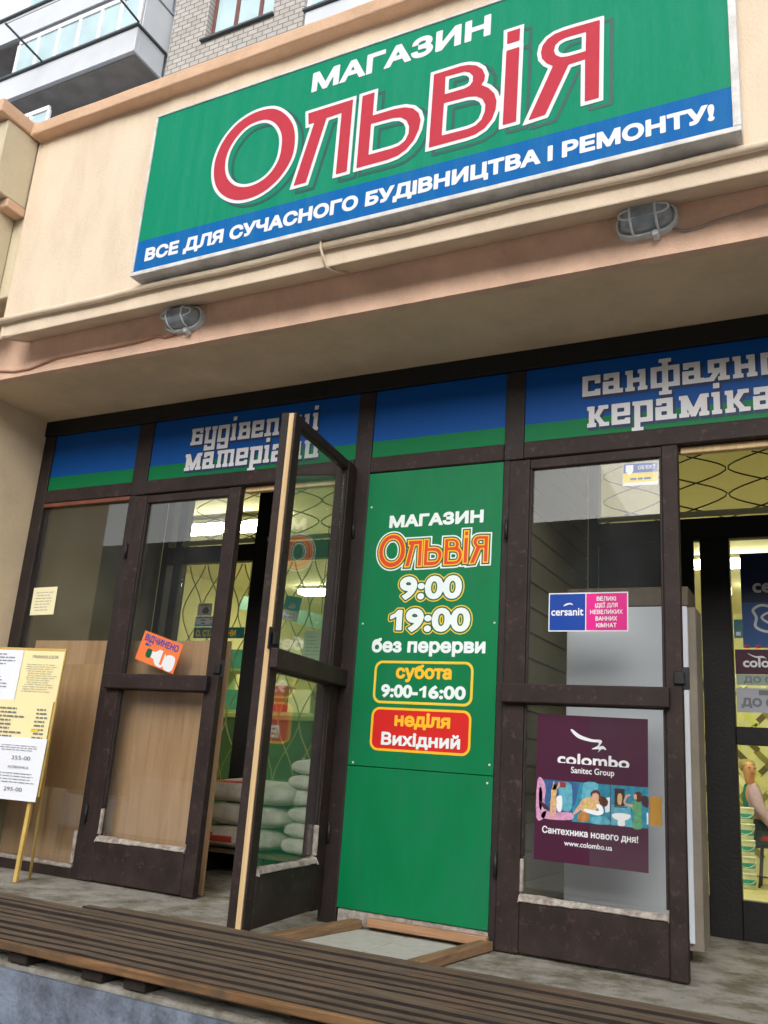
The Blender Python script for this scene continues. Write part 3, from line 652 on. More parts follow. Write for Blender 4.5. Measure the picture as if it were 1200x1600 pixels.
# bulkhead lamps
LAMP_M = M('grey_lamp_paint', lin(214, 222, 228), 0.5, 0.12, 20, 0.2, 60, dirt=lin(130, 138, 142), dirt_amt=0.6, dirt_scale=20)
LAMP_G = M('dusty_ribbed_glass', lin(164, 176, 186), 0.25, 0.3, 12, 0.3, 40, spec=0.6)
LAMP_W = M('pale_wire_guard', lin(222, 230, 234), 0.5, 0.1, 20, 0.1, 60)
def lamp(x, z, tilt, label):
    t = thing('bulkhead_lamp', (x, -0.65, z), label, 'wall lamp', 'caged lamps under the parapet')
    def ov(a, b, k=22): return [(math.copysign(abs(math.cos(q)) ** 0.62, math.cos(q)) * a, math.copysign(abs(math.sin(q)) ** 0.8, math.sin(q)) * b) for q in [2 * math.pi * i / k for i in range(k)]]
    def dome(rings, mat, name):
        vs = []; fs = []; n = 22
        for a, b_, y in rings: vs += [(x + px, y, z + pz) for px, pz in ov(a, b_)]
        for i in range(len(rings) - 1):
            for k in range(n): fs.append((i * n + (k + 1) % n, (i + 1) * n + (k + 1) % n, (i + 1) * n + k, i * n + k))
        fs.append(tuple(range((len(rings) - 1) * n, len(rings) * n)))
        return MB().mesh(vs, fs, 0, True).build(name, mat, t)
    dome([(0.118, 0.064, -0.648), (0.118, 0.064, -0.668), (0.112, 0.058, -0.676)], LAMP_M, 'lamp_base')
    dome([(0.100, 0.050, -0.676), (0.098, 0.049, -0.70), (0.088, 0.042, -0.732), (0.062, 0.028, -0.748), (0.02, 0.01, -0.752)], LAMP_G, 'lamp_glass')
    c = MB()
    c.tube([(x + px, -0.682, z + pz) for px, pz in ov(0.112, 0.060)], 0.0055, 6, closed=True)
    c.tube([(x + px, -0.745, z + pz) for px, pz in ov(0.094, 0.022)], 0.0045, 6, closed=True)
    for dx in (-0.05, 0.045):
        c.tube([(x + dx, -0.68, z + 0.060), (x + dx, -0.728, z + 0.052), (x + dx, -0.757, z + 0.02), (x + dx, -0.757, z - 0.02), (x + dx, -0.728, z - 0.052), (x + dx, -0.68, z - 0.060)], 0.005, 6)
    c.build('cage', LAMP_W, t)
    k = MB(); k.box(x + 0.02, x + 0.045, -0.70, -0.655, z - 0.085, z - 0.058); k.build('latch', LAMP_M, t, bevel=0.004)
    t.rotation_euler = (0, R(tilt), 0)
lamp(-0.80, 2.737, 0, 'grey caged wall lamp near the lower left corner of the big sign')
lamp(1.485, 2.755, -2, 'grey caged wall lamp under the ремонту end of the big sign')
CABLE = M('painted_cable', lin(176, 128, 104), 0.6, 0.1, 10, 0.1, 40)
CABLE2 = M('grey_cable', lin(168, 156, 148), 0.6, 0.1, 10, 0.1, 40)
m = MB(); m.tube([(-2.6, -0.655, 2.66), (-2.42, -0.656, 2.685), (-2.2, -0.656, 2.668), (-2.02, -0.656, 2.637), (-1.9, -0.656, 2.636), (-1.7, -0.656, 2.672), (-1.62, -0.656, 2.672), (-1.3, -0.656, 2.668), (-1.05, -0.656, 2.678), (-0.98, -0.656, 2.686), (-0.93, -0.656, 2.667), (-0.86, -0.656, 2.672), (-0.83, -0.656, 2.7)], 0.006, 6)
tag(m.build('lamp_cable', CABLE), 'wavy peach painted cable running off from the lamp near the sign corner', 'cable')
m = MB(); m.tube([(1.57, -0.657, 2.715), (1.62, -0.657, 2.69), (1.68, -0.657, 2.693), (1.75, -0.657, 2.71), (1.86, -0.657, 2.722), (2.0, -0.658, 2.74), (2.3, -0.657, 2.76), (2.7, -0.657, 2.75)], 0.005, 6)
tag(m.build('lamp_cable', CABLE2), 'thin grey cable trailing from the lamp under the blue end of the sign', 'cable')

# ================================================================== GREEN OPENING-HOURS PANEL
hp = thing('opening_hours_sign', (0.336, -0.02, 0.02), 'tall green panel with opening hours filling the bay beside the doors', 'sign')
m = MB(); m.box(-0.0215, 0.6945, -0.02, 0.0, 0.632, 2.058); m.box(-0.0215, 0.6945, -0.02, 0.0, 0.02, 0.629); m.build('panel', HG, hp, bevel=0.0015)
YL = -0.0206
m = MB(); text(m, 'МАГАЗИН', 0.110, 0.604, 1.770, 0.054, YL, 0, bold=0.085, cells=18)
text(m, '9:00', 0.19, 0.512, 1.413, 0.098, YL - .0012, 0, bold=0.07, ref='0', cells=26)
text(m, '9:00', 0.232, 0.560, 1.259, 0.098, YL - .0012, 0, bold=0.07, ref='0', cells=26)
ONE = one_loop(0.150, 0.214, 1.2595, 0.097); put(m, march(*sdf(ONE, .004, .01)), plane_front(YL - .0012), 0)
text(m, 'без перерви', 0.062, 0.638, 1.1585, 0.045, YL, 0, bold=0.09, ref='н', cells=16)
text(m, '9:00-', 0.128, 0.318, 0.950, 0.053, YL, 0, bold=0.07, ref='0', cells=18); text(m, '6:00', 0.370, 0.553, 0.950, 0.053, YL, 0, bold=0.07, ref='0', cells=18)
put(m, march(*sdf(one_loop(0.324, 0.359, 0.9505, 0.0525), .003, .01)), plane_front(YL), 0)
text(m, 'Вихідний', 0.146, 0.537, 0.735, 0.052, YL - .0012, 0, bold=0.06, cells=18)
m.build('white_lettering', HW, hp)
m = MB()
for s, xa, xb, zb in (('9:00', 0.19, 0.512, 1.413), ('9:00', 0.232, 0.560, 1.259)):
    L = fit_text(s, xa, xb, zb, 0.098, '0', 0.07); F, mn, c = sdf(grow_loops(L, 0.07 * 0.098) + (ONE if zb < 1.3 else []), 0.0035, 0.03)
    put(m, march(F - 0.0120, mn, c), plane_front(YL - (0 if zb > 1.3 else 0.0001)), 0); put(m, march(F - 0.0068, mn, c), plane_front(YL - .0006), 1)
m.build('hour_outline', [HY, HDG], hp)
# brand word
fx = lambda q: (0.066 + (q[0] + 0.511) * (0.632 - 0.066) / 1.876, 1.568 + (q[1] - 3.143) * 0.161 / 0.487)
bl2 = brand_loops(fx); m = MB()
for k_, (of, mi_) in enumerate(((0.0185, 0), (0.012, 1), (0.0055, 2), (-0.0006, 3))):
    F, mn, c = sdf(grow_loops(bl2, of), 0.0026, 0.01); put(m, march(F, mn, c), plane_front(YL - .0005 * k_), mi_)
m.build('brand_lettering', [HW, HDG, HO, HRO], hp)
m = MB(); o_, i_ = rrect(0.086, 0.918, 0.586, 1.116, 0.04), rrect(0.098, 0.930, 0.574, 1.104, 0.03); ring(m, o_, i_, YL, 0)
text(m, 'субота', 0.199, 0.481, 1.038, 0.043, YL, 1, bold=0.09, ref='н', cells=16); m.build('saturday_box', [HY, HO], hp)
m = MB(); o_, i_ = rrect(0.087, 0.705, 0.585, 0.901, 0.04), rrect(0.098, 0.716, 0.574, 0.890, 0.03); ring(m, o_, i_, YL, 1); flat(m, i_, YL, 0)
text(m, 'неділя', 0.208, 0.485, 0.822, 0.041, YL - .0008, 1, bold=0.09, ref='н', cells=16); m.build('sunday_box', [HR, HO], hp)
m = MB()
for x, z in ((0.004, 1.879), (0.677, 1.292), (0.677, 0.676), (0.008, 0.645), (0.004, 1.292), (0.67, 0.60)):
    m.mesh([(x + 0.005 * math.cos(t), -0.0206 - (0.0025 if k else 0), z + 0.005 * math.sin(t)) for k in (0, 1) for t in [i * math.pi / 4 for i in range(8)]],
           [tuple(range(8, 16))] + [(i, (i + 1) % 8, 8 + (i + 1) % 8, 8 + i) for i in range(8)])
m.build('screw', ALU, hp)
m = MB(); m.box(0.15, 0.70, -0.05, -0.014, -0.035, 0.001); tag(m.build('base_board', BASE_W, bevel=0.003), 'pale wooden board along the foot of the green panel', 'wooden board')
for (xa, ya, xb, yb, lb) in ((0.10, -0.04, -0.02, -0.95, 'short brown batten between the open door and the pale tiles'), (0.70, -0.04, 0.60, -0.95, 'short brown batten running out from the foot of the poster door')):
    d = Vector((xb - xa, yb - ya, 0)); L = d.length; a = math.atan2(d.y, d.x); m = MB()
    m.box(0, L, -0.028, 0.028, 0, 0.035, rot=Matrix.Rotation(a, 3, 'Z'), at=(xa, ya, -0.046)); tag(m.build('floor_batten', BATTEN_W, bevel=0.003), lb, 'wooden batten', 'battens lying on the porch')

# ================================================================== DUCKBOARD
db = thing('duckboard', (1.0, -1.3, -0.05), 'long weathered wooden slatted duckboard lying along the porch edge', 'duckboard')
BLK = M('block_and_gap_shade_wood', lin(46, 39, 36), 0.85, 0.3, 10, 0.4, 40)
rotz = Matrix.Rotation(R(0.4), 3, 'Z'); o0 = Vector((-0.62, -0.775, 0))
def P3(u, v, w): q = rotz @ Vector((u, v, 0)); return (o0.x + q.x, o0.y + q.y, w)
rnd = random.Random(4)
ns = 12
for i in range(ns):
    v0 = -0.705 + i * 0.0605; u0 = -3.2; u1 = 4.6
    if i >= ns - 2: u0 = -0.05 - 0.1 * rnd.random() + 0.15 * (i - ns + 2)
    m = MB(); ww = 0.036 + rnd.random() * 0.005; zt = 0.023 + rnd.uniform(-.004, .003); n = 40
    vs = []; fs = []
    for k in range(n + 1):
        u = u0 + (u1 - u0) * k / n; wob = 0.007 * mnoise.noise(Vector((u * 1.3, i * 7.1, 0))); ed = 0.003 * mnoise.noise(Vector((u * 9, i * 3.3, 5))); zz = zt + 0.003 * mnoise.noise(Vector((u * 3, i, 9)))
        vs += [P3(u, v0 + wob + ed, zz), P3(u, v0 + ww + wob, zz), P3(u, v0 + ww + wob, zz - 0.034), P3(u, v0 + wob + ed, zz - 0.034)]
    for k in range(n):
        a = k * 4
        for q in range(4): fs.append((a + q, a + 4 + q, a + 4 + (q + 1) % 4, a + (q + 1) % 4))
    fs += [(0, 1, 2, 3), (n * 4 + 3, n * 4 + 2, n * 4 + 1, n * 4)]
    m.mesh(vs, fs)
    for q_ in range(len(m.f)): m.m[q_] = 0 if (q_ < n * 4 and q_ % 4 == 0) else 1  # sides and ends in dark wood: grime plus painted-in shade of the slat gaps
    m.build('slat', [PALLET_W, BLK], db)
m = MB(); vs = []; fs = []; n = 50
for k in range(n + 1):
    u = -3.2 + 7.8 * k / n; e = 0.003 * mnoise.noise(Vector((u * 7, 2.2, 0)))
    vs += [P3(u, -0.738 + e, 0.019 + e), P3(u, -0.722, 0.021), P3(u, -0.722, -0.008), P3(u, -0.738 + e, -0.006)]
for k in range(n):
    for q in range(4): fs.append((k * 4 + q, k * 4 + 4 + q, k * 4 + 4 + (q + 1) % 4, k * 4 + (q + 1) % 4))
m.mesh(vs, fs); m.build('front_board', EDGE_W, db, bevel=0.003)
for u in (-1.4, -0.6, 0.24, 0.56, 0.73, 1.32, 2.2, 3.0):
    m = MB(); q = rotz; m.box(-0.042, 0.042, -0.48, 0.2, -0.0465, -0.0145, rot=rotz, at=P3(u, -0.22, 0)); m.build('block', BLK, db, bevel=0.003)
# plank at the riser's foot
m = MB(); m.prism_x([(-1.9, -0.232), (-1.52, -0.232), (-1.52, -0.205), (-1.9, -0.205)], -3.0, 4.5, nx=40, jit=0.003)
tag(m.build('step_plank', EDGE_W, bevel=0.003), 'reddish brown plank lying on the step below the duckboard', 'plank')
m = MB(); rnd = random.Random(12); gp = []
for k in range(900):
    x = rnd.uniform(-1.9, 2.6); y = -0.03 - abs(rnd.gauss(0.75, 0.35)); y = max(y, -1.44); r_ = rnd.uniform(0.0012, 0.0038)
    m.mesh([(x - r_, y - r_, -0.0492), (x + r_, y - r_ * .6, -0.0492), (x + r_ * .5, y + r_, -0.0492), (x, y, -0.0495 + r_ * .9)], [(0, 1, 3), (1, 2, 3), (2, 0, 3)])
tag(m.build('porch_grit', M('grit', lin(112, 102, 88), 0.9)), kind='stuff')
# ================================================================== PLYWOOD, BAGS, CABINET
m = MB(); m.box(-2.33, -0.86, 0.10, 0.112, -0.048, 1.222); tag(m.build('plywood_sheet', PLY), 'tan plywood sheet standing behind the lower glass of the window and closed door', 'plywood')
BAG = M('woven_sack', lin(204, 202, 192), 0.7, 0.14, 8, 0.6, 45, dirt=lin(150, 144, 134), dirt_amt=0.5, dirt_scale=6); BAGR = M('red_sack_print', lin(196, 66, 60), 0.7, 0.15, 12, 0.2, 60)
def sack(name, c, sx, sy, sz, seed, label, group, marks):
    vs = []; fs = []; ms = []; nu, nv = 48, 22
    for j in range(nv + 1):
        b_ = -math.pi / 2 + math.pi * j / nv
        for i in range(nu):
            a = 2 * math.pi * i / nu
            pw = lambda t, e: math.copysign(abs(t) ** e, t)
            x = pw(math.cos(b_), 0.42) * pw(math.cos(a), 0.3) * sx / 2; y = pw(math.cos(b_), 0.42) * pw(math.sin(a), 0.3) * sy / 2; z = pw(math.sin(b_), 0.6) * sz / 2
            nn = mnoise.noise(Vector((x * 7 + seed, y * 7, z * 9))); n2 = mnoise.noise(Vector((x * 22 + seed, y * 22, z * 25)))
            kx = 1 + 0.03 * nn; z *= 1 - 0.25 * abs(x / (sx / 2)) ** 3
            n3 = mnoise.noise(Vector((x * 40 + seed, y * 12, z * 14))); vs.append((c[0] + x * kx + .003 * n3, c[1] + y * (1 + .05 * nn) + .004 * n3, c[2] + z + 0.008 * nn + 0.005 * n2))
    for j in range(nv):
        for i in range(nu):
            f = (j * nu + i, j * nu + (i + 1) % nu, (j + 1) * nu + (i + 1) % nu, (j + 1) * nu + i); fs.append(f)
    o = MB().mesh(vs, fs, 0, True)
    for k, f in enumerate(o.f):
        cx = sum(o.v[q][0] for q in f) / 4 - c[0]; cy = sum(o.v[q][1] for q in f) / 4 - c[1]; cz = sum(o.v[q][2] for q in f) / 4 - c[2]
        for (xa, xb, za, zb) in marks:
            if cy < 0 and xa < cx < xb and za < cz < zb: o.m[k] = 1
    ob = o.build(name, [BAG, BAGR], None, origin=(c[0], c[1], c[2] - sz / 2)); tag(ob, label, 'sack', group)
    return ob
gq = 'big sacks on the pallet in the doorway'
sack('cement_sack', (-1.20, 0.98, 0.165), 0.56, 0.40, 0.14, 1, 'pale cement sack with a red stripe, bottom of the big doorway stack', gq, [(-0.24, -0.06, -0.03, 0.01)])
sack('cement_sack', (-1.18, 0.98, 0.295), 0.60, 0.41, 0.135, 2, 'pale cement sack with a red mark at its end, middle of the big doorway stack', gq, [(0.02, 0.07, 0.0, 0.06)])
sack('cement_sack', (-1.17, 0.98, 0.425), 0.66, 0.42, 0.14, 3, 'pale cement sack with faint red print, uppermost of the big doorway stack', gq, [(-0.3, 0.0, 0.045, 0.06)])
small = [('bottom', 0.145), ('second from the bottom', 0.235), ('third from the bottom', 0.325), ('fourth from the bottom', 0.415), ('next to the top', 0.505), ('uppermost', 0.593)]
for i, (w, z) in enumerate(small):
    sack('plaster_bag', (-0.72 + 0.012 * ((i * 7) % 3 - 1), 1.0, z), 0.40, 0.28, 0.098, 10 + i, f'small plaster bag behind the open door glass, {w} of six', 'small plaster bags behind the open door', [])
pl = thing('sack_pallet', (-1.1, 0.98, -0.05), 'low wooden pallet carrying the sacks inside the doorway', 'pallet')
m = MB()
for k in range(5): m.box(-1.55, -0.46, 0.76 + k * 0.095, 0.83 + k * 0.095, 0.075, 0.094)
m.build('deck_board', PALLET_W, pl, bevel=0.002)
for x in (-1.5, -1.05, -0.58):
    m = MB(); m.box(x, x + 0.08, 0.77, 1.16, -0.047, 0.074); m.build('bearer', BLK, pl, bevel=0.002)
cb = thing('leaning_cabinet', (1.15, 0.45, -0.05), 'tall white cabinet standing just inside behind the poster door', 'cabinet')
CABW = M('cabinet_white', lin(206, 212, 222), 0.45, 0.05, 3, 0.05, 40); CABS = M('cabinet_side', lin(128, 120, 108), 0.7, 0.2, 6, 0.3, 40)
m = MB(); m.box(0.905, 1.452, 0.35, 0.372, 0.03, 1.425); m.build('front_panel', CABW, cb, bevel=0.003)
m = MB(); m.box(0.905, 1.485, 0.373, 0.56, 0.0, 1.425); m.build('body', CABS, cb, bevel=0.003)
m = MB(); m.box(0.905, 1.458, 0.346, 0.56, 1.4265, 1.515); m.build('top_rail', M('cabinet_rail', lin(96, 84, 70), 0.6, 0.25, 20, 0.2, 60), cb, bevel=0.003)
m = MB(); m.box(0.93, 1.42, 0.37, 0.5, -0.05, -0.001); m.build('foot', BLACKWOOD, cb)

# ================================================================== STICKERS, POSTERS
def sheet(name, label, cat, x0, x1, z0, z1, y, mats, draw, rot=0.0, th=0.0012, group=None):
    """a printed sheet facing the street; draw(mb, y) paints it"""
    t = thing(name, ((x0 + x1) / 2, y, (z0 + z1) / 2), label, cat, group)
    m = MB(); m.box(x0, x1, y, y + th, z0, z1, 0); o = m.build('sheet', mats, t)
    k = MB(); draw(k, y - 0.0006)
    if k.f: k.build('print', mats, t)
    t.rotation_euler = (0, R(rot), 0); return t
def lines(mb, x0, x1, z0, z1, n, y, mi, th=0.35, seed=0):
    rr = random.Random(seed); h = (z1 - z0) / n
    for i in range(n):
        z = z1 - h * (i + 1); xa = x0 + rr.uniform(0, .12) * (x1 - x0); xb = x1 - rr.uniform(0, .25) * (x1 - x0); x = xa
        while x < xb:
            w = min(rr.uniform(0.012, 0.045), xb - x); rect(mb, x, x + w, z + h * .2, z + h * (.2 + th), y, mi); x += w + 0.006

# maroon poster
MAR = M('maroon_poster', lin(70, 26, 52), 0.35, 0.06, 8, 0.02, 50); PBL = M('poster_teal', lin(44, 132, 160), 0.4, 0.3, 50, 0); PSK = M('poster_skin', lin(208, 164, 138), 0.4, 0.2, 80, 0)
PWH = M('poster_white', lin(226, 228, 232), 0.4, 0.03, 8, 0); PYE = M('poster_sand', lin(206, 172, 116), 0.4, 0.25, 80, 0); PGR = M('poster_green', lin(92, 156, 112), 0.4, 0.3, 60, 0); PDK = M('poster_dark', lin(64, 40, 52), 0.4, 0.1, 20, 0); PPK = M('poster_pink', lin(206, 150, 186), 0.4, 0.3, 60, 0); PB8 = M('poster_deep_blue', lin(52, 92, 140), 0.4, 0.25, 50, 0); PB9 = M('poster_pale_teal', lin(92, 166, 186), 0.4, 0.25, 50, 0); PRD = M('poster_brick', lin(140, 54, 54), 0.4, 0.2, 50, 0); POC = M('poster_ochre', lin(176, 122, 66), 0.4, 0.3, 60, 0); PBR = M('poster_hair', lin(84, 48, 36), 0.4, 0.3, 80, 0)
PICS = [
 ('8', 0, [(0.8918, 0.6329), (1.0383, 0.6319), (1.0388, 0.4822), (0.891, 0.4768)]),
 ('7', 1, [(0.8919, 0.6272), (0.9154, 0.6306), (0.9285, 0.5925), (0.9233, 0.5464), (0.9331, 0.5132), (0.9246, 0.4798), (0.891, 0.4779)]),
 ('2', 1, [(0.8995, 0.5903), (0.9099, 0.5968), (0.9151, 0.5572), (0.9117, 0.5114), (0.9023, 0.522)]),
 ('7', 1, [(0.9241, 0.5068), (0.9697, 0.5051), (1.0367, 0.5109), (1.0371, 0.4831), (0.9185, 0.4781)]),
 ('6', 2, [(0.9066, 0.5479), (0.9172, 0.5403), (0.9464, 0.52), (0.9465, 0.5133), (0.9239, 0.5153), (0.9081, 0.5367)]),
 ('9', 1, [(0.986, 0.6196), (1.0355, 0.6198), (1.0366, 0.522), (0.9965, 0.5214), (0.9869, 0.5629)]),
 ('2', 2, [(0.9759, 0.5677), (0.9958, 0.5726), (0.9992, 0.5441), (0.9949, 0.5129), (0.9804, 0.5117), (0.9739, 0.5393)]),
 ('3', 2, [(0.9509, 0.5402), (0.9739, 0.5421), (0.9729, 0.4914), (0.9651, 0.4879), (0.9609, 0.5212), (0.9579, 0.4861), (0.9488, 0.4876)]),
 ('4', 3, [(0.9512, 0.5885), (0.9577, 0.6015), (0.968, 0.604), (0.9755, 0.5904), (0.9717, 0.5673), (0.9764, 0.5395), (0.9485, 0.5383), (0.9517, 0.5601)]),
 ('3', 3, [(0.9572, 0.5947), (0.9591, 0.6234), (0.9652, 0.6249), (0.9655, 0.6112), (0.9788, 0.6122), (0.981, 0.6261), (0.9877, 0.6243), (0.9838, 0.608), (0.9731, 0.593), (0.9682, 0.5955)]),
 ('6', 3, [(0.9617, 0.615), (0.9739, 0.6187), (0.9765, 0.6064), (0.9681, 0.5989), (0.9607, 0.604)]),
 ('h', 2, [(0.9883, 0.6278), (1.0125, 0.6272), (1.0128, 0.6068), (0.9874, 0.606)]),
 ('1', 0, [(1.0395, 0.632), (1.1941, 0.6326), (1.1929, 0.4786), (1.0401, 0.4768)]),
 ('9', 1, [(1.0878, 0.6315), (1.1466, 0.6313), (1.1234, 0.5793), (1.0913, 0.5601), (1.0794, 0.5703)]),
 ('8', 1, [(1.0395, 0.6292), (1.07, 0.6291), (1.053, 0.5458), (1.0412, 0.5336)]),
 ('2', 1, [(1.1699, 0.5775), (1.193, 0.5848), (1.1929, 0.5299), (1.1757, 0.5229)]),
 ('4', 2, [(1.0754, 0.5588), (1.1058, 0.578), (1.138, 0.5749), (1.1526, 0.554), (1.1237, 0.5184), (1.0887, 0.5154), (1.0738, 0.5308)]),
 ('o', 3, [(1.071, 0.5139), (1.1004, 0.5164), (1.1151, 0.5011), (1.1006, 0.4822), (1.0654, 0.4824)]),
 ('b', 2, [(1.1467, 0.5812), (1.1699, 0.5841), (1.1861, 0.5677), (1.1786, 0.5479), (1.1555, 0.5515)]),
 ('b', 3, [(1.1146, 0.5926), (1.1321, 0.6079), (1.1513, 0.601), (1.156, 0.5819), (1.1468, 0.5756), (1.1234, 0.5793)]),
 ('3', 4, [(1.1222, 0.5893), (1.1379, 0.5961), (1.149, 0.5869), (1.1468, 0.569), (1.1352, 0.5614), (1.1246, 0.5705)]),
 ('2', 3, [(1.141, 0.5541), (1.1613, 0.5481), (1.1677, 0.5222), (1.147, 0.5105), (1.115, 0.5144), (1.0886, 0.5231), (1.0915, 0.5312), (1.1237, 0.5295), (1.1498, 0.5289), (1.1399, 0.5441)]),
 ('3', 4, [(1.0707, 0.5472), (1.0825, 0.5566), (1.0768, 0.5282), (1.0534, 0.5068), (1.0445, 0.5088)]),
 ('9', 2, [(1.1238, 0.5019), (1.17, 0.5087), (1.1907, 0.4969), (1.1906, 0.4806), (1.1239, 0.4778)]),
 ('1', 0, [(1.1959, 0.6327), (1.3446, 0.6338), (1.3439, 0.4797), (1.1958, 0.4783)]),
 ('9', 1, [(1.1987, 0.5578), (1.2725, 0.5611), (1.2831, 0.4783), (1.1986, 0.4813)]),
 ('6', 2, [(1.2114, 0.6205), (1.2513, 0.6202), (1.251, 0.5544), (1.2113, 0.5533)]),
 ('4', 3, [(1.2245, 0.5972), (1.2359, 0.602), (1.2421, 0.5887), (1.2375, 0.561), (1.2244, 0.5626)]),
 ('6', 2, [(1.209, 0.552), (1.2612, 0.5531), (1.2611, 0.5499), (1.209, 0.5477)]),
 ('2', 2, [(1.2027, 0.5209), (1.2385, 0.5283), (1.2745, 0.5233), (1.2676, 0.5081), (1.2524, 0.5014), (1.2523, 0.4819), (1.2259, 0.4806), (1.2248, 0.5), (1.2089, 0.5051)]),
 ('5', 2, [(1.2759, 0.5641), (1.2894, 0.5788), (1.3118, 0.5779), (1.3199, 0.5515), (1.3157, 0.5242), (1.3191, 0.4785), (1.282, 0.4771), (1.2879, 0.5218), (1.2813, 0.5429)]),
 ('3', 3, [(1.2466, 0.5716), (1.2569, 0.5976), (1.2739, 0.6022), (1.2716, 0.5954), (1.2614, 0.5903), (1.2556, 0.5679), (1.2826, 0.5647), (1.2792, 0.5546), (1.2556, 0.5614)]),
 ('b', 3, [(1.2885, 0.6061), (1.3065, 0.6156), (1.3187, 0.6057), (1.3163, 0.581), (1.3017, 0.576), (1.2906, 0.5898)]),
 ('3', 4, [(1.2874, 0.6021), (1.2964, 0.605), (1.2996, 0.5889), (1.2928, 0.584), (1.2873, 0.5923)]),
 ('6', 2, [(1.3203, 0.6004), (1.3425, 0.5967), (1.3426, 0.5589), (1.3255, 0.5617), (1.3173, 0.5784)]),
 ('2', 2, [(1.3369, 0.5395), (1.3435, 0.539), (1.343, 0.4945), (1.3375, 0.4951)]),
]
def draw_maroon(k, y):
    def body(L, mi, dy=0.0): F, mn, c = sdf([ccw(l) for l in L], 0.003, 0.008); put(k, march(F, mn, c), plane_front(y - dy), mi)
    x0 = 0.884; w = 0.459
    text(k, 'colombo', 0.975, 1.27, 0.700, 0.034, y, 2, bold=0.06, ref='н', cells=16)
    for i in range(6): pass
    rect(k, 0.97, 1.275, 0.697, 0.7035, y - .0004, 0)       # the letters' feet are cut off
    text(k, 'Sanitec Group', 1.033, 1.21, 0.667, 0.024, y, 2, bold=0.02, ref='S', cells=14)
    body([smooth_loop([(1.03, .835), (1.035, .842), (1.07, .820), (1.12, .806), (1.15, .806), (1.160, .798), (1.148, .779), (1.165, .782), (1.178, .766), (1.160, .770), (1.140, .752), (1.148, .768), (1.115, .766), (1.14, .780), (1.145, .794), (1.11, .796), (1.06, .808)], 4)], 2)
    ids = dict(zip('1234567', range(1, 8))); ids.update({'8': 8, '9': 9, 'h': 10, 'o': 11, 'b': 12})
    for mi, lay, L in PICS:
        if lay == 0: flat(k, L, y, ids[mi])
        else: F, mn, c = sdf([ccw(smooth_loop(L, 3) if len(L) > 4 else L)], 0.0022, 0.006); put(k, march(F, mn, c), plane_front(y - .0002 * lay), ids[mi])
    text(k, 'Сантехника нового дня!', 0.917, 1.304, 0.423, 0.026, y, 2, bold=0.035, ref='С', cells=16)
    text(k, 'www.colombo.ua', 1.010, 1.203, 0.383, 0.0155, y, 2, bold=0.03, ref='х', cells=12)
sheet('poster', 'large maroon poster with a strip of three bathroom pictures on the right door', 'poster', 0.884, 1.343, 0.317, 0.898, -0.022, [MAR, PBL, PWH, PSK, PYE, PGR, PDK, PPK, PB8, PB9, PRD, POC, PBR], draw_maroon, rot=0.4)
CBL = M('sticker_blue', lin(18, 66, 158), 0.3, 0.05, 8, 0); CPK = M('sticker_magenta', lin(222, 34, 140), 0.3, 0.05, 8, 0)
def draw_cer(k, y):
    rect(k, 0.931, 1.088, 1.257, 1.416, y, 1); rect(k, 1.092, 1.265, 1.257, 1.416, y, 2)
    text(k, 'cersanit', 0.938, 1.080, 1.322, 0.026, y - .0005, 0, bold=0.04, ref='н', cells=15)
    F, mn, c = sdf([ccw(smooth_loop([(.99, 1.362), (1.005, 1.374), (1.025, 1.376), (1.035, 1.366), (1.022, 1.370), (1.006, 1.366)], 4))], .002, .005); put(k, march(F, mn, c), plane_front(y - .0005), 0)
    for i, s in enumerate(('ВЕЛИКІ', 'ІДЕЇ ДЛЯ', 'НЕВЕЛИКИХ', 'ВАННИХ', 'КІМНАТ')):
        w = (0.082, 0.096, 0.138, 0.092, 0.086)[i]; text(k, s, 1.178 - w / 2, 1.178 + w / 2, 1.384 - i * 0.0285, 0.0175, y - .0005, 0, bold=0.035, cells=14)
sheet('sticker', 'blue and magenta sticker on the upper glass of the right door', 'sticker', 0.926, 1.270, 1.252, 1.421, -0.022, [PWH, CBL, CPK], draw_cer)
SYE = M('sticker_yellow', lin(228, 206, 70), 0.4, 0.05, 8, 0)
def draw_sec(k, y):
    rect(k, 1.252, 1.399, 1.948, 1.991, y, 1); rect(k, 1.252, 1.399, 1.905, 1.947, y, 2)
    text(k, "ОБ'ЄКТ", 1.315, 1.39, 1.963, 0.017, y - .0005, 0, bold=0.02, cells=12); lines(k, 1.27, 1.395, 1.912, 1.93, 1, y - .0005, 1, .5)
    F, mn, c = sdf([ccw([(1.262, 1.985), (1.295, 1.985), (1.295, 1.955), (1.2785, 1.938), (1.262, 1.955)])], .002, .004); put(k, march(F, mn, c), plane_front(y - .0005), 0)
sheet('sticker', 'small blue and yellow security notice high in the right door corner', 'sticker', 1.25, 1.401, 1.89, 1.993, -0.022, [PWH, CBL, SYE], draw_sec, rot=1)
ORG = M('sign_orange', lin(236, 122, 64), 0.4, 0.08, 8, 0)
def draw_open(k, y):
    text(k, 'ВІДЧИНЕНО', -1.355, -1.105, 1.164, 0.034, y, 1, bold=0.045, cells=16); lines(k, -1.345, -1.29, 1.135, 1.155, 1, y, 1, .6)
    B = lambda L, mi, d: put(k, march(*sdf([ccw(smooth_loop(L, 4))], .003, .006)), plane_front(y - d), mi)
    B([(-1.275, 1.09), (-1.25, 1.085), (-1.225, 1.06), (-1.18, 1.058), (-1.165, 1.09), (-1.175, 1.13), (-1.22, 1.145), (-1.25, 1.125), (-1.275, 1.12)], 2, .0003)
    B([(-1.31, 1.085), (-1.277, 1.085), (-1.277, 1.125), (-1.31, 1.125)], 3, .0003); B([(-1.165, 1.06), (-1.105, 1.06), (-1.105, 1.13), (-1.165, 1.13)], 2, .0006)
    rect(k, -1.20, -1.182, 1.07, 1.14, y - .0009, 0)
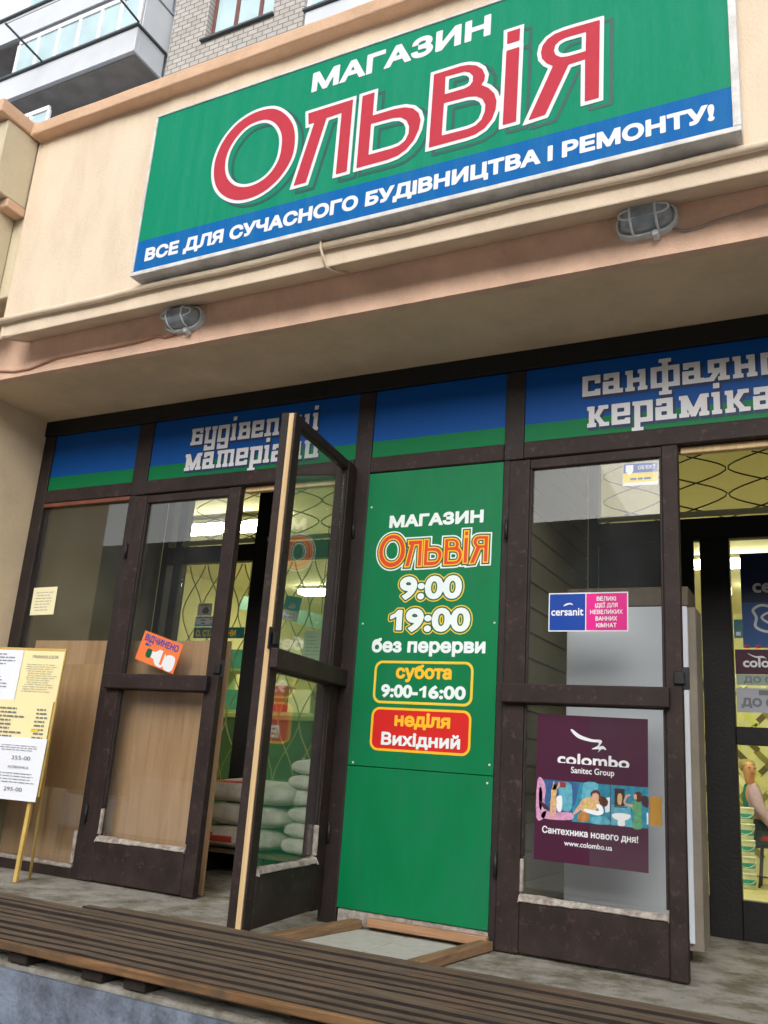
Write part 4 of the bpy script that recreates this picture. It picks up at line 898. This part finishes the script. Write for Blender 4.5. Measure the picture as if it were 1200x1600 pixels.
t = sheet('open_sign', 'tilted orange card reading Відчинено on the rail of the closed left door', 'sign', -1.375, -1.085, 1.05, 1.212, -0.036, [ORG, CBL, PWH, HDG], draw_open, rot=16)
t.location.z += 0.012
sheet('notice', 'small cream handwritten notice taped in the side window', 'notice', -2.315, -2.117, 1.362, 1.531, 0.003, [M('cream_note', lin(232, 226, 188), 0.7, .04, 6, .05, 30), INK_L], lambda k, y: lines(k, -2.29, -2.14, 1.385, 1.51, 7, y, 1, .3, 4), rot=-1)
# labels on the inner screen
sheet('sticker', 'white padlock sticker above the blue card sticker on the inner left window', 'sticker', -2.03, -1.905, 1.565, 1.655, 1.218, [PWH, INK], lambda k, y: (put(k, march(*sdf([ccw(smooth_loop([(-1.985, 1.585), (-1.94, 1.58), (-1.93, 1.605), (-1.955, 1.63), (-1.985, 1.61)], 4))], .003, .006)), plane_front(y), 1), lines(k, -2.02, -1.92, 1.637, 1.65, 1, y, 1, .5)))
STB = M('sticker_cyan', lin(86, 182, 226), 0.4, 0.05, 8, 0)
sheet('sticker', 'pale blue bank card sticker under the padlock sticker on the inner left window', 'sticker', -2.04, -1.84, 1.488, 1.56, 1.218, [STB, PWH, CBL], lambda k, y: (rect(k, -2.035, -1.845, 1.502, 1.546, y, 1), rect(k, -1.985, -1.95, 1.508, 1.515, y - .0004, 2), rect(k, -1.99, -1.945, 1.53, 1.536, y - .0004, 2), rect(k, -1.915, -1.86, 1.51, 1.513, y - .0004, 2), rect(k, -1.915, -1.86, 1.535, 1.538, y - .0004, 2)))
TEAL = M('teal_strip', lin(36, 116, 116), 0.5, 0.05, 8, 0)
sheet('window_sign', 'teal strip with yellow letters along the bottom of the inner left window', 'sign', -2.04, -1.6, 1.405, 1.482, 1.218, [TEAL, HY], lambda k, y: (text(k, 'О. СТА', -2.02, -1.86, 1.42, 0.042, y, 1, bold=.06, cells=14), text(k, 'НИ', -1.74, -1.67, 1.42, 0.042, y, 1, bold=.06, cells=14)))
sheet('sticker', 'crooked light blue and white sticker on the inner window behind the open door', 'sticker', -1.30, -1.165, 1.525, 1.69, 1.218, [PWH, STB], lambda k, y: (rect(k, -1.30, -1.165, 1.595, 1.69, y, 1), lines(k, -1.28, -1.18, 1.54, 1.58, 2, y, 1, .5), put(k, march(*sdf([ccw(smooth_loop([(-1.26, 1.61), (-1.23, 1.65), (-1.2, 1.63), (-1.21, 1.61)], 4))], .003, .006)), plane_front(y - .0004), 0)), rot=9)
sheet('notice', 'pale green printed notice behind the glass of the open door', 'notice', -1.11, -0.965, 1.20, 1.455, 1.216, [M('green_paper', lin(188, 206, 176), .7, .05, 6, 0), INK_L], lambda k, y: lines(k, -1.09, -0.98, 1.22, 1.43, 9, y, 1, .3, 8))
NAVY = M('poster_navy', lin(30, 40, 84), 0.35, 0.08, 6, 0); BLU2 = M('poster_mid_blue', lin(34, 84, 148), 0.35, 0.1, 6, 0)
def draw_navy(k, y):
    rect(k, 1.606, 2.06, 1.365, 1.60, y, 1)
    text(k, 'cersanit', 1.662, 1.99, 1.655, 0.055, y, 2, bold=.05, ref='н', cells=14)
    o_ = smooth_loop([(1.66, 1.56), (1.70, 1.585), (1.76, 1.575), (1.80, 1.585), (1.82, 1.54), (1.79, 1.47), (1.73, 1.445), (1.67, 1.47), (1.675, 1.52)], 4)
    F, mn, c = sdf([ccw(o_)], .005, .02); put(k, march(np.abs(F) - .007, mn, c), plane_front(y - .0005), 2)
    F, mn, c = sdf([ccw(smooth_loop([(1.70, 1.52), (1.74, 1.545), (1.78, 1.51), (1.74, 1.49)], 4))], .005, .02); put(k, march(np.abs(F) - .006, mn, c), plane_front(y - .0008), 2)
    for i in range(8): rect(k, 1.61 + i * .055, 1.635 + i * .055, 1.358, 1.376, y - .0009, 3)
sheet('poster', 'navy and blue poster with an emblem on the inner door glass', 'poster', 1.605, 2.06, 1.362, 1.866, 1.218, [NAVY, BLU2, PWH, HR], draw_navy)
sheet('sticker', 'small teal sticker peeping out at the edge of the navy poster', 'sticker', 1.5625, 1.6045, 1.412, 1.510, 1.218, [M('dull_teal', lin(64, 128, 140), .4, .1, 8, 0), PWH], lambda k, y: rect(k, 1.572, 1.595, 1.425, 1.445, y, 1))
def draw_cm(k, y):
    text(k, 'colombo', 1.60, 1.86, 1.262, 0.036, y, 1, bold=.06, ref='н', cells=14)
    F, mn, c = sdf([ccw(smooth_loop([(1.62, 1.335), (1.66, 1.318), (1.70, 1.318), (1.72, 1.295), (1.705, 1.308), (1.66, 1.31)], 4))], .003, .006); put(k, march(F, mn, c), plane_front(y), 1)
sheet('poster', 'dark maroon strip poster under the navy poster on the inner door', 'poster', 1.563, 2.0, 1.224, 1.352, 1.218, [MAR, PWH], draw_cm)
GRN = M('grey_green_label', lin(150, 168, 160), .5, .08, 8, 0); GRY = M('grey_label', lin(168, 172, 182), .5, .08, 8, 0)
sheet('label', 'grey green plate lettered ДО СЕ below the maroon strip poster', 'label', 1.565, 2.0, 1.168, 1.2225, 1.218, [GRN, INK], lambda k, y: text(k, 'ДО СЕБЕ', 1.60, 1.84, 1.182, 0.030, y, 1, bold=.05, cells=14))
def draw_do(k, y):
    text(k, 'ДО СЕБЕ', 1.585, 1.86, 1.062, 0.038, y, 1, bold=.09, cells=14); rect(k, 1.67, 1.80, 1.118, 1.143, y, 1)
sheet('label', 'grey plate with bold ДО СЕВ lettering at the foot of the inner door glass', 'label', 1.563, 2.0, 1.03, 1.153, 1.218, [GRY, INK, PWH], draw_do)
sheet('sticker', 'small ochre paper stuck beside the maroon poster', 'sticker', 1.347, 1.392, 0.49, 0.60, -0.0125, [M('ochre_paper', lin(196, 146, 52), .6, .1, 8, 0)], lambda k, y: None)

# ================================================================== PRICE BOARD ON AN EASEL
pb = thing('price_board', (-1.8, -0.36, -0.05), 'yellow sandwich board plastered with price sheets, standing by the side wall', 'sandwich board')
tilt = math.radians(2)
def BP(u, w, d=0.0):      # u to the right along the board, w up along it, d out of it
    q = Matrix.Rotation(R(8), 3, 'Z') @ Vector((u, w * math.sin(tilt) - d * math.cos(tilt), w * math.cos(tilt) + d * math.sin(tilt)))
    return (-1.62 + q.x, -0.34 + q.y, -0.048 + q.z)
def slab_on(mb, u0, u1, w0, w1, d0, d1, mi=0):
    vs = [BP(u, w, d) for w in (w0, w1) for d in (d0, d1) for u in (u0, u1)]
    mb.mesh(vs, [(0, 2, 3, 1), (4, 5, 7, 6), (0, 1, 5, 4), (2, 6, 7, 3), (0, 4, 6, 2), (1, 3, 7, 5)], mi)
m = MB(); slab_on(m, -0.82, 0.0, 0.41, 1.165, 0, 0.012); m.build('board', BOARD_Y, pb, bevel=0.002)
for ux in (-0.06, -0.74):
    m = MB(); slab_on(m, ux - 0.011, ux + 0.011, 0.0, 1.16, -0.021, -0.0005); m.build('front_leg', BOARD_Y, pb, bevel=0.002)
    m = MB(); a, c = Vector(BP(ux + .005, 1.12, -0.03)), Vector(BP(ux + 0.0, 0.0, 0)) + Vector((-0.035, 0.13, 0)); m.tube([a, c], 0.010, 4); m.build('rear_leg', BOARD_Y, pb)
def paper(u0, u1, w0, w1, mats, d, draw, v0=None, v1=None):
    m = MB(); a0, a1 = w0, w1; w0, w1 = (v0, v1) if v0 else (w0, w1); mp = lambda w: w0 + (w - a0) * (w1 - w0) / (a1 - a0)
    n = 6; vs = []; fs = []
    for j in range(n + 1):
        for i in range(n + 1):
            u = u0 + (u1 - u0) * i / n; w = w0 + (w1 - w0) * j / n; e = 0.004 * abs(i / n - .4) ** 2 * (1 if w > w0 + .02 else 1.8); vs.append(BP(u, w, d + e))
    for j in range(n):
        for i in range(n): fs.append((j * (n + 1) + i, j * (n + 1) + i + 1, (j + 1) * (n + 1) + i + 1, (j + 1) * (n + 1) + i))
    m.mesh(vs, fs, 0); o = m.build('paper_sheet', mats, pb)
    k = MB(); draw(k); kk = MB()
    for f, mi in zip(k.f, k.m): kk.face([BP(k.v[i][0], mp(k.v[i][2]), d + 0.0045) for i in f], mi)
    if kk.f:
        ob = kk.build('print', mats, pb); ob.parent = o
def BT(k, s, u0, u1, w, h, mi=1, bold=.0): text(k, s, u0, u1, w, h, 0, mi, bold=bold, ref='0' if s[0].isdigit() else 'Н', cells=12)
def draw_a(k): BT(k, 'PRIMAFLOOR', -0.205, -0.035, 1.095, 0.022, 2, .02); lines(k, -0.24, -0.02, 0.86, 1.06, 13, 0, 2, .22, 3)
paper(-0.30, -0.004, 0.80, 1.145, [PAPER_Y, INK, INK_L], 0.0125, draw_a, 0.885, 1.15)
def draw_b(k): lines(k, -0.72, -0.30, 1.04, 1.13, 4, 0, 1, .25, 5); BT(k, '275-00', -0.54, -0.43, 1.0, 0.017); lines(k, -0.72, -0.30, 0.88, 0.97, 4, 0, 1, .25, 6); BT(k, '290-00', -0.54, -0.43, 0.83, 0.017)
paper(-0.76, -0.27, 0.80, 1.145, [PAPER_W, INK, INK_L], 0.0165, draw_b, 0.885, 1.15)
def draw_c(k):
    for i in range(8): lines(k, -0.6, -0.16, 0.742 - i * .023, 0.765 - i * .023, 1, 0, 1, .4, 20 + i); lines(k, -0.11, -0.03, 0.742 - i * .023, 0.765 - i * .023, 1, 0, 1, .4, 40 + i)
    rect(k, -0.12, -0.07, 0.624, 0.64, -.0001, 3)
paper(-0.78, -0.012, 0.575, 0.80, [PAPER_Y, INK, INK_L, SYE], 0.0185, draw_c, 0.685, 0.885)
def draw_d(k):
    lines(k, -0.30, -0.03, 0.52, 0.555, 3, 0, 1, .25, 9); BT(k, '255-00', -0.205, -0.085, 0.475, 0.02); BT(k, 'НОВИНКА', -0.215, -0.085, 0.43, 0.014); lines(k, -0.30, -0.03, 0.355, 0.415, 4, 0, 1, .22, 10); BT(k, '295-00', -0.215, -0.10, 0.315, 0.02)
paper(-0.62, -0.004, 0.27, 0.59, [PAPER_W, INK, INK_L], 0.0215, draw_d, 0.385, 0.695)

# ================================================================== SHOP INTERIOR
TUBE = bpy.data.materials.new('lit_tube'); TUBE.use_nodes = True; e = TUBE.node_tree.nodes['Principled BSDF']; e.inputs['Base Color'].default_value = (1, 1, .9, 1); e.inputs['Emission Color'].default_value = (1.0, 0.97, 0.72, 1); e.inputs['Emission Strength'].default_value = 36
def ceil_lamp(x, y, z, label, L=1.2):
    t = thing('ceiling_light', (x, y, z), label, 'ceiling light', 'lit strip lights in the shop')
    m = MB(); m.box(x - L / 2, x + L / 2, y - 0.12, y + 0.12, z + 0.06, z + 0.1); m.build('fitting', WHITE, t)
    m = MB(); m.box(x - L / 2 + .02, x + L / 2 - .02, y - 0.11, y + 0.11, z, z + 0.0595); m.build('diffuser', TUBE, t, bevel=0.02, seg=2)
ceil_lamp(-3.3, 3.1, 2.76, 'lit strip light glowing behind the closed left door glass')
ceil_lamp(-1.6, 4.6, 2.80, 'lit strip light deep in the shop seen past the open door')
ceil_lamp(1.2, 5.6, 2.80, 'lit strip light in the shop beyond the poster door')
ceil_lamp(1.8, 7.0, 2.80, 'lit strip light above the seated person at the back of the shop')
ceil_lamp(-4.0, 6.5, 2.80, 'lit strip light far back on the window side of the shop')
# shelves with boxes, counter
sh = thing('display_shelf', (-3.4, 5.4, -0.4), 'pale green shelf unit with goods inside the shop behind the closed door', 'shelf')
m = MB(); SHM = M('shelf_green', lin(150, 176, 130), .5, .08, 5, 0)
for x in (-4.9, -3.4, -1.9): m.box(x, x + .04, 5.2, 5.6, -0.4, 1.9)
m.build('upright', SHM, sh)
for z in (0.1, 0.6, 1.1, 1.6):
    m = MB(); m.box(-4.86, -3.401, 5.2, 5.6, z, z + .03); m.box(-3.36, -1.901, 5.2, 5.6, z, z + .03); m.build('shelf_board', SHM, sh)
rnd = random.Random(3); cols = [M('carton_' + n, c, .5, .1, 6, 0) for n, c in (('cream', lin(220, 210, 160)), ('teal', lin(60, 150, 150)), ('red', lin(190, 60, 50)), ('blue', lin(70, 120, 180)), ('white', lin(225, 225, 205)))]
cn = ['cream', 'teal', 'red', 'blue', 'white']; lvl = {0.1: 'lowest', 0.6: 'second', 1.1: 'third', 1.6: 'top'}
idx = 0
for z in (0.6, 1.1, 1.6):
    x = -4.8; k = 0
    while x < -2.2 and k < 9:
        w = rnd.uniform(.16, .34); h = rnd.uniform(.15, .36); ci = rnd.randrange(5)
        if x < -3.36 < x + w + .02: x = -3.34; continue
        m = MB(); m.box(x, x + w, 5.24, 5.5, z + .0305, z + .03 + h); k += 1
        tag(m.build('carton', cols[ci], bevel=.004), f'{cn[ci]} carton on the {lvl[z]} board of the green shelf', 'carton', f'{cn[ci]} cartons on the {lvl[z]} shelf board'); x += w + rnd.uniform(.03, .12)
ct = thing('shop_counter', (-1.5, 2.6, -0.4), 'dark green shop counter with a pale top inside the left entrance', 'counter')
m = MB(); m.box(-2.9, -0.5, 2.4, 2.9, -0.4, 0.92); m.build('body', M('counter_green', lin(48, 96, 76), .5, .1, 5, 0), ct, bevel=.004)
m = MB(); m.box(-2.95, -0.45, 2.36, 2.94, 0.921, 0.96); m.build('counter_top', M('counter_top', lin(190, 200, 150), .4, .06, 5, 0), ct, bevel=.004)
bn = thing('hanging_banner', (-2.6, 4.2, 1.9), 'grey blue banner hanging slantwise inside the shop', 'banner')
m = MB(); m.box(-0.55, 0.55, -0.004, 0.004, -0.07, 0.07, rot=Matrix.Rotation(R(12), 3, 'Y'), at=(-2.9, 3.6, 2.02)); m.build('cloth', M('banner_blue', lin(110, 146, 140), .6, .08, 5, 0), bn)
m = MB(); m.tube([(-3.35, 3.6, 2.2), (-3.35, 3.6, 2.9)], .004, 5); m.tube([(-2.45, 3.6, 2.0), (-2.45, 3.6, 2.9)], .004, 5); m.build('cord', STEEL, bn)
# tile display wall behind the person
td = thing('tile_display', (1.3, 8.8, -0.4), 'yellow green herringbone tile sample wall behind the seated person', 'tile display')
tm = [M('tile_' + n, c, .3, .08, 4, 0) for n, c in (('lime', lin(196, 200, 112)), ('sand', lin(214, 206, 150)), ('olive', lin(128, 124, 70)), ('cream', lin(232, 228, 190)), ('umber', lin(92, 84, 56)))]
m = MB(); m.box(0.2, 3.0, 8.74, 8.8, -0.38, 2.2, 0); m.build('backing', INT_Y, td)
m = MB(); rnd = random.Random(21)
for i in range(-14, 22):
    for j in range(0, 16):
        cx = 0.3 + i * 0.25 + (j % 2) * 0.125; cz = -0.25 + j * 0.16
        for sgn in (1, -1):
            x = cx + (0.0625 if sgn > 0 else -0.0625)
            if not (0.35 < x < 2.85) or not (-.2 < cz < 2.05): continue
            ci = rnd.choice((0, 0, 1, 1, 3, 2, 2, 4)); m.box(-0.115, 0.115, -0.004 - .0005 * ci, 0, -0.036, 0.036, ci, rot=Matrix.Rotation(R(45 * sgn), 3, 'Y'), at=(x, 8.738 - (0.004 if sgn > 0 else 0), cz))
m.build('tile', tm, td)
# paint buckets
BKW = M('bucket_white', lin(226, 232, 224), .35, .05, 6, 0); BKT = M('bucket_teal', lin(48, 166, 172), .35, .06, 6, 0)
def bucket(x, y, z, label):
    t = thing('paint_bucket', (x, y, z), label, 'bucket', 'stacked paint buckets in the shop')
    m = MB(); m.lathe([(0.0, 0.0), (0.075, 0.0), (0.08, 0.045)], (x, y, z), 20, 0); m.lathe([(0.0805, 0.045), (0.084, 0.10)], (x, y, z), 20, 1); m.lathe([(0.084, 0.10), (0.088, 0.145)], (x, y, z), 20, 0); m.build('body', [BKW, BKT], t)
    m = MB(); m.lathe([(0.088, 0.145), (0.094, 0.146), (0.094, 0.162), (0.086, 0.168), (0.0, 0.166)], (x, y, z), 20); m.build('lid', BKW, t)
    m = MB(); m.tube([(x + .092 * math.cos(a), y - .092 * abs(math.sin(a)) - .004, z + .13 - .075 * math.sin(a)) for a in [math.pi * i / 12 for i in range(13)]], .0035, 5); m.build('handle', BKW, t)
names = ['bottom', 'second from the bottom', 'middle', 'second from the top', 'uppermost']
for i in range(5): bucket(1.02, 7.25, -0.4 + i * 0.169, f'white and teal paint bucket, {names[i]} of the stack before the seated person')
# red stool
st = thing('stool', (1.24, 7.62, -0.4), 'red topped stool under the seated person in the shop', 'stool')
m = MB(); m.lathe([(0.0, 0.50), (0.21, 0.50), (0.225, 0.525), (0.21, 0.55), (0.0, 0.555)], (1.24, 7.62, -0.4), 24); m.build('seat', M('stool_red', lin(190, 50, 36), .45, .06, 6, 0), st)
for a in range(4):
    q = math.pi / 4 + a * math.pi / 2; m = MB(); m.tube([(1.24 + .12 * math.cos(q), 7.62 + .12 * math.sin(q), 0.1), (1.24 + .18 * math.cos(q), 7.62 + .18 * math.sin(q), -0.4)], .012, 8); m.build('leg', STEEL, st)

# ------------------------------------------------------------------ person seated on the stool
def skin_mesh(name, joints, edges, mats, parent=None, sub=2, root=0, origin=None):
    me = bpy.data.meshes.new(name); off = Vector(origin) if origin else wloc(parent)
    me.from_pydata([tuple(Vector(j[:3]) - off) for j in joints], edges, []); o = bpy.data.objects.new(name, me); COL.objects.link(o)
    o.modifiers.new('skin', 'SKIN')
    for i, j in enumerate(joints):
        r = j[3]; me.skin_vertices[0].data[i].radius = r if isinstance(r, tuple) else (r, r); me.skin_vertices[0].data[i].use_root = (i == root)
    s = o.modifiers.new('sub', 'SUBSURF'); s.levels = sub; s.render_levels = sub
    dg = bpy.context.evaluated_depsgraph_get(); m2 = bpy.data.meshes.new_from_object(o.evaluated_get(dg))
    o.modifiers.clear(); o.data = m2; m2.name = name
    for p_ in m2.polygons: p_.use_smooth = True
    for mm in mats: m2.materials.append(mm)
    if parent: o.parent = parent
    elif origin: o.location = origin
    return o
SKIN = M('skin', lin(206, 150, 122), .5, .06, 20, .05, 60); LILAC = M('lilac_sleeve', lin(176, 148, 176), .8, .1, 30, .2, 60); TEALV = M('teal_vest', lin(30, 122, 118), .8, .1, 30, .2, 60); JEANS = M('dark_jeans', lin(50, 70, 90), .8, .15, 30, .2, 60); HAIR = M('fair_hair', lin(150, 132, 92), .6, .2, 40, .3, 60); SHOE = M('dark_shoe', lin(30, 28, 28), .5)
px, py, pz = 1.12, 7.62, 0.16            # pelvis on the stool
hd = Vector((1.045, 7.56, 0.86))
J = [(px, py, pz + .05, (.15, .13)), (px - .03, py, pz + .22, (.13, .11)), (px - .05, py - .01, pz + .42, (.15, .11)), (px - .06, py - .02, pz + .54, (.06, .06)), (hd.x, hd.y, hd.z - .12, (.05, .052)), (hd.x + .012, hd.y - .012, hd.z - .06, (.066, .07)), (hd.x, hd.y, hd.z + .02, (.078, .088)), (hd.x - .005, hd.y + .01, hd.z + .085, (.06, .07)),
     (px - .04, py - .16, pz + .47, .062), (px + .05, py - .26, pz + .25, .050), (px + .17, py - .27, pz + .11, .040), (px + .27, py - .22, pz + .085, .030), (px + .33, py - .19, pz + .08, (.022, .04)),
     (px - .06, py + .17, pz + .47, .062), (px - .0, py + .24, pz + .22, .050), (px + .2, py + .16, pz + .13, .040), (px + .3, py + .1, pz + .10, .030), (px + .35, py + .06, pz + .095, (.022, .04)),
     (px + .06, py - .1, pz + .02, .1), (px + .45, py - .14, pz + .03, .075), (px + .47, py - .14, pz - .42, .048), (px + .45, py - .14, pz - .50, .042), (px + .57, py - .15, pz - .525, (.032, .04)),
     (px + .06, py + .1, pz + .02, .1), (px + .46, py + .12, pz + .03, .075), (px + .44, py + .12, pz - .42, .048), (px + .42, py + .12, pz - .50, .042), (px + .54, py + .13, pz - .525, (.032, .04))]
E_ = [(0, 1), (1, 2), (2, 3), (3, 4), (4, 5), (5, 6), (6, 7), (2, 8), (8, 9), (9, 10), (10, 11), (11, 12), (2, 13), (13, 14), (14, 15), (15, 16), (16, 17), (0, 18), (18, 19), (19, 20), (20, 21), (21, 22), (0, 23), (23, 24), (24, 25), (25, 26), (26, 27)]
n0 = len(J)
for base, sgn in ((12, 1), (17, -1)):                      # fingers and thumb, curled over the knee
    bx, by, bz, _ = J[base]
    for f in range(4):
        i = len(J); dy = (-.027 + f * .018); L = (.045, .05, .047, .036)[f]
        J += [(bx + .03, by + dy, bz + .004, .0095), (bx + .03 + L * .6, by + dy, bz - .004, .0088), (bx + .03 + L, by + dy, bz - .028, .0078)]; E_ += [(base, i), (i, i + 1), (i + 1, i + 2)]
    i = len(J); J += [(bx - .005, by + .04 * sgn, bz, .011), (bx + .03, by + .055 * sgn, bz - .008, .0095)]; E_ += [(base, i), (i, i + 1)]
person = skin_mesh('person', J, E_, [SKIN], None, 2, 0, origin=(px, py, -0.4))
tag(person, 'person with fair hair in lilac sleeves and teal vest, seated on red stool', 'person')
def grow(name, ids, extra, mats, cuts=()):
    m_ = {}; jj = []; ee = []
    for q in ids: m_[q] = len(jj); x, y, z, r = J[q]; jj.append((x, y, z, tuple(v + extra for v in r) if isinstance(r, tuple) else r + extra))
    for a, c in E_:
        if a in m_ and c in m_: ee.append((m_[a], m_[c]))
    return skin_mesh(name, jj, ee, mats, person, 2, 0)
grow('sweater', [0, 1, 2, 8, 9, 10, 11, 13, 14, 15, 16], .02, [LILAC])
grow('jeans', [0, 18, 19, 20, 23, 24, 25], .028, [JEANS])
grow('shoe', [21, 22], .014, [SHOE]); grow('shoe', [26, 27], .014, [SHOE])
skin_mesh('vest', [(px, py, pz + .06, (.172, .152)), (px - .03, py, pz + .22, (.152, .132)), (px - .05, py - .01, pz + .41, (.165, .128)), (px - .06, py - .02, pz + .51, (.088, .085)), (px - .062, py - .022, pz + .55, (.078, .078))], [(0, 1), (1, 2), (2, 3), (3, 4)], [TEALV], person, 2, 0)
skin_mesh('hair', [(hd.x - .02, hd.y + .035, hd.z - .05, (.08, .08)), (hd.x - .02, hd.y + .032, hd.z + .04, (.105, .11)), (hd.x - .008, hd.y + .008, hd.z + .105, (.094, .1))], [(0, 1), (1, 2)], [HAIR], person, 2, 0)
fd = Vector((0.55, -0.83, 0)).normalized(); sd = Vector((fd.y * -1, fd.x, 0)); fc = hd + fd * .08
m = MB(); DKE = M('eye_dark', lin(46, 34, 30), .4); LIP = M('lip', lin(168, 84, 80), .5)
for s_ in (-1, 1):
    c = fc + sd * (.032 * s_) + Vector((0, 0, .012)); m.mesh([tuple(c + sd * (.014 * math.cos(t)) + Vector((0, 0, .007 * math.sin(t))) + fd * (-.006 if q else .004)) for q in (0, 1) for t in [i * math.pi / 4 for i in range(8)]], [tuple(range(8))] + [(i, (i + 1) % 8, 8 + (i + 1) % 8, 8 + i) for i in range(8)], 0, True)
m.build('eye', DKE, person)
m = MB(); c = fc + Vector((0, 0, -.018)); m.mesh([tuple(c + Vector((0, 0, .035)) + fd * -.004), tuple(c + sd * .014 + fd * -.004), tuple(c - sd * .014 + fd * -.004), tuple(c + fd * .024 + Vector((0, 0, -.001))), tuple(c + Vector((0, 0, -.008)))], [(0, 1, 3), (0, 3, 2), (1, 4, 3), (2, 3, 4)], 0, True); m.build('nose', SKIN, person)
m = MB(); c = fc + Vector((0, 0, -.052)) - fd * .004; m.mesh([tuple(c + sd * (.02 * math.cos(t)) + Vector((0, 0, .007 * math.sin(t))) + fd * (-.01 if q else .006)) for q in (0, 1) for t in [i * math.pi / 4 for i in range(8)]], [tuple(range(8))] + [(i, (i + 1) % 8, 8 + (i + 1) % 8, 8 + i) for i in range(8)], 0, True); m.build('mouth', LIP, person)

# ================================================================== APARTMENT BLOCK BEHIND
ab = thing('apartment_block', (-5, 6, -0.9), 'pale brick apartment block with white glazed balconies rising behind the shop', 'building')
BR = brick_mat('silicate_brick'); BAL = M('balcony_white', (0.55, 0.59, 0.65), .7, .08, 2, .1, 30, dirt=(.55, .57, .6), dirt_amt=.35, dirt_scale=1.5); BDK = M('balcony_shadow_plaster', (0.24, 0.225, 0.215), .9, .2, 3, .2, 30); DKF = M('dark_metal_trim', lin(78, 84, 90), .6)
WREV = M('white_reveal', (0.6, 0.64, 0.7), .8, .05, 2, 0); WFR = M('window_frame_brown', lin(112, 66, 60), .5, .15, 8, .1, 40); PVC = M('white_window_frame', (0.78, 0.80, 0.84), .4, .03, 5, 0)
CURT = M('curtain_pale', lin(190, 214, 214), .9, .12, 4, 0); GREFL = M('painted_sky_reflection', lin(176, 202, 210), .05, .12, 2, 0, spec=1.0)  # pane colour has the bright reflection of the sky painted in
m = MB()
wx0, wx1, wz0, wz1 = -7.46, -5.98, 12.93, 14.3
m.box(-8.3, wx0, 6.0, 6.3, 3.2, 24); m.box(wx1, -5.33, 6.0, 6.3, 3.2, 24); m.box(wx0, wx1, 6.0, 6.3, 3.2, wz0); m.box(wx0, wx1, 6.0, 6.3, wz1, 24)
m.build('brick_wall', BR, ab)
m = MB(); m.box(-16, -8.301, 6.1, 6.4, 3.2, 24); m.box(-5.329, 12, 6.1, 6.4, 3.2, 24); m.build('plain_wall', WREV, ab)
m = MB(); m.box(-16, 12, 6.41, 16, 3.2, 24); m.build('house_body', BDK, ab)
wn = MB(); fy = 6.14
for a, c in ((wx0, wx0 + .06), (wx0 + .50, wx0 + .58), (wx0 + 1.04, wx0 + 1.12), (wx1 - .06, wx1)): wn.box(a, c, fy, fy + .07, wz0 + .061, wz1 - .061)
wn.box(wx0, wx1, fy, fy + .07, wz0, wz0 + .06); wn.box(wx0, wx1, fy, fy + .07, wz1 - .06, wz1); w_o = wn.build('window', WFR, ab, bevel=.008)
q = MB(); q.box(wx0 + .061, wx1 - .061, fy + .03, fy + .036, wz0 + .061, wz1 - .061); q.build('pane', GREFL, w_o)
q = MB(); q.box(wx0 - .06, wx1 + .04, 5.93, 6.13, wz0 - .045, wz0 - .005); q.build('sill', DKF, w_o)
def balcony(x0, x1, y, zb, zr, glaz_top, cols, low_gap=0.0):
    p_ = MB(); p_.box(x0, x1, y, y + .08, zb + .05, zr); p_.box(x1 - .08, x1, y + .081, 6.0, zb + .05, zr); o = p_.build('balcony', BAL, ab, bevel=.01)
    s = MB(); s.box(x0 - .03, x1 + .03, y - .03, 6.05, zb, zb + .049); s.build('slab_edge', BAL, o)
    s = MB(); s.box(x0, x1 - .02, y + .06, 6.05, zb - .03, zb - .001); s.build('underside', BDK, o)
    r = MB(); r.box(x0 - .03, x1 + .04, y - .05, y + .1, zr + .001, zr + .038); r.box(x1 - .09, x1 + .04, y + .101, 6.0, zr + .001, zr + .038); r.build('rail_cap', DKF, o)
    if cols:
        f = MB(); gz = MB()
        for i, xx in enumerate(cols): f.box(xx - .04, xx + .04, y + .02, y + .07, zr + .056, glaz_top)
        f.box(cols[0], cols[-1], y + .015, y + .075, glaz_top + .001, glaz_top + .1); fo = f.build('glazing_frame', PVC, o, bevel=.006)
        gz.box(cols[0], cols[-1], y + .04, y + .046, zr + .056, glaz_top); gz.build('pane', GREFL, o)
    return o
balcony(-16, -8.37, 5.27, 12.37, 12.93, 13.72, [-11.6, -11.05, -10.5, -9.95, -9.4, -8.9, -8.42])
balcony(-16, -8.37, 5.27, 13.86, 14.5, 15.4, [-11.6, -11.05, -10.5, -9.95, -9.4, -8.9, -8.42])
balcony(-16, -10.3, 5.27, 9.5, 10.2, 11.8, [-12.2, -11.7, -11.2, -10.8, -10.34])
balcony(-4.74, 3, 5.27, 11.2, 11.8, 13.2, [-4.7, -4.0, -3.2, -2.4, -1.6, -.8, 0, .8, 1.6, 2.4, 2.95])
m = MB(); m.box(-8.44, -8.36, 5.36, 6.09, 12.99, 13.83); m.build('balcony_side_panel', WREV, ab)
dr_ = MB()
for xx in (-10.72, -8.32):
    dr_.tube([(xx, 5.23, 12.96), (xx, 4.35, 13.05)], .022, 6); 
dr_.tube([(-10.72, 4.37, 13.05), (-8.32, 4.37, 13.05)], .006, 5); dr_.tube([(-10.72, 4.7, 13.02), (-8.32, 4.7, 13.02)], .006, 5); dr_.build('clothes_line_arm', DKF, ab)

# ================================================================== HOUSE ACROSS THE STREET (seen only in the door glass)
ob_ = thing('opposite_block', (0, -32, -0.92), 'grey apartment block across the street mirrored in the door glass', 'building')
m = MB(); m.box(-60, 40, -42, -32, -0.92, 11.2); m.build('wall', M('opposite_render', lin(74, 72, 68), .9, .15, 1, 0), ob_)
m = MB()
for i in range(24):
    for j in range(3): m.box(-57 + i * 4, -55.2 + i * 4, -31.99, -31.9, 1.2 + j * 3.2, 2.9 + j * 3.2)
m.build('window', M('opposite_window', lin(40, 46, 52), .1, .1, 2, 0), ob_)
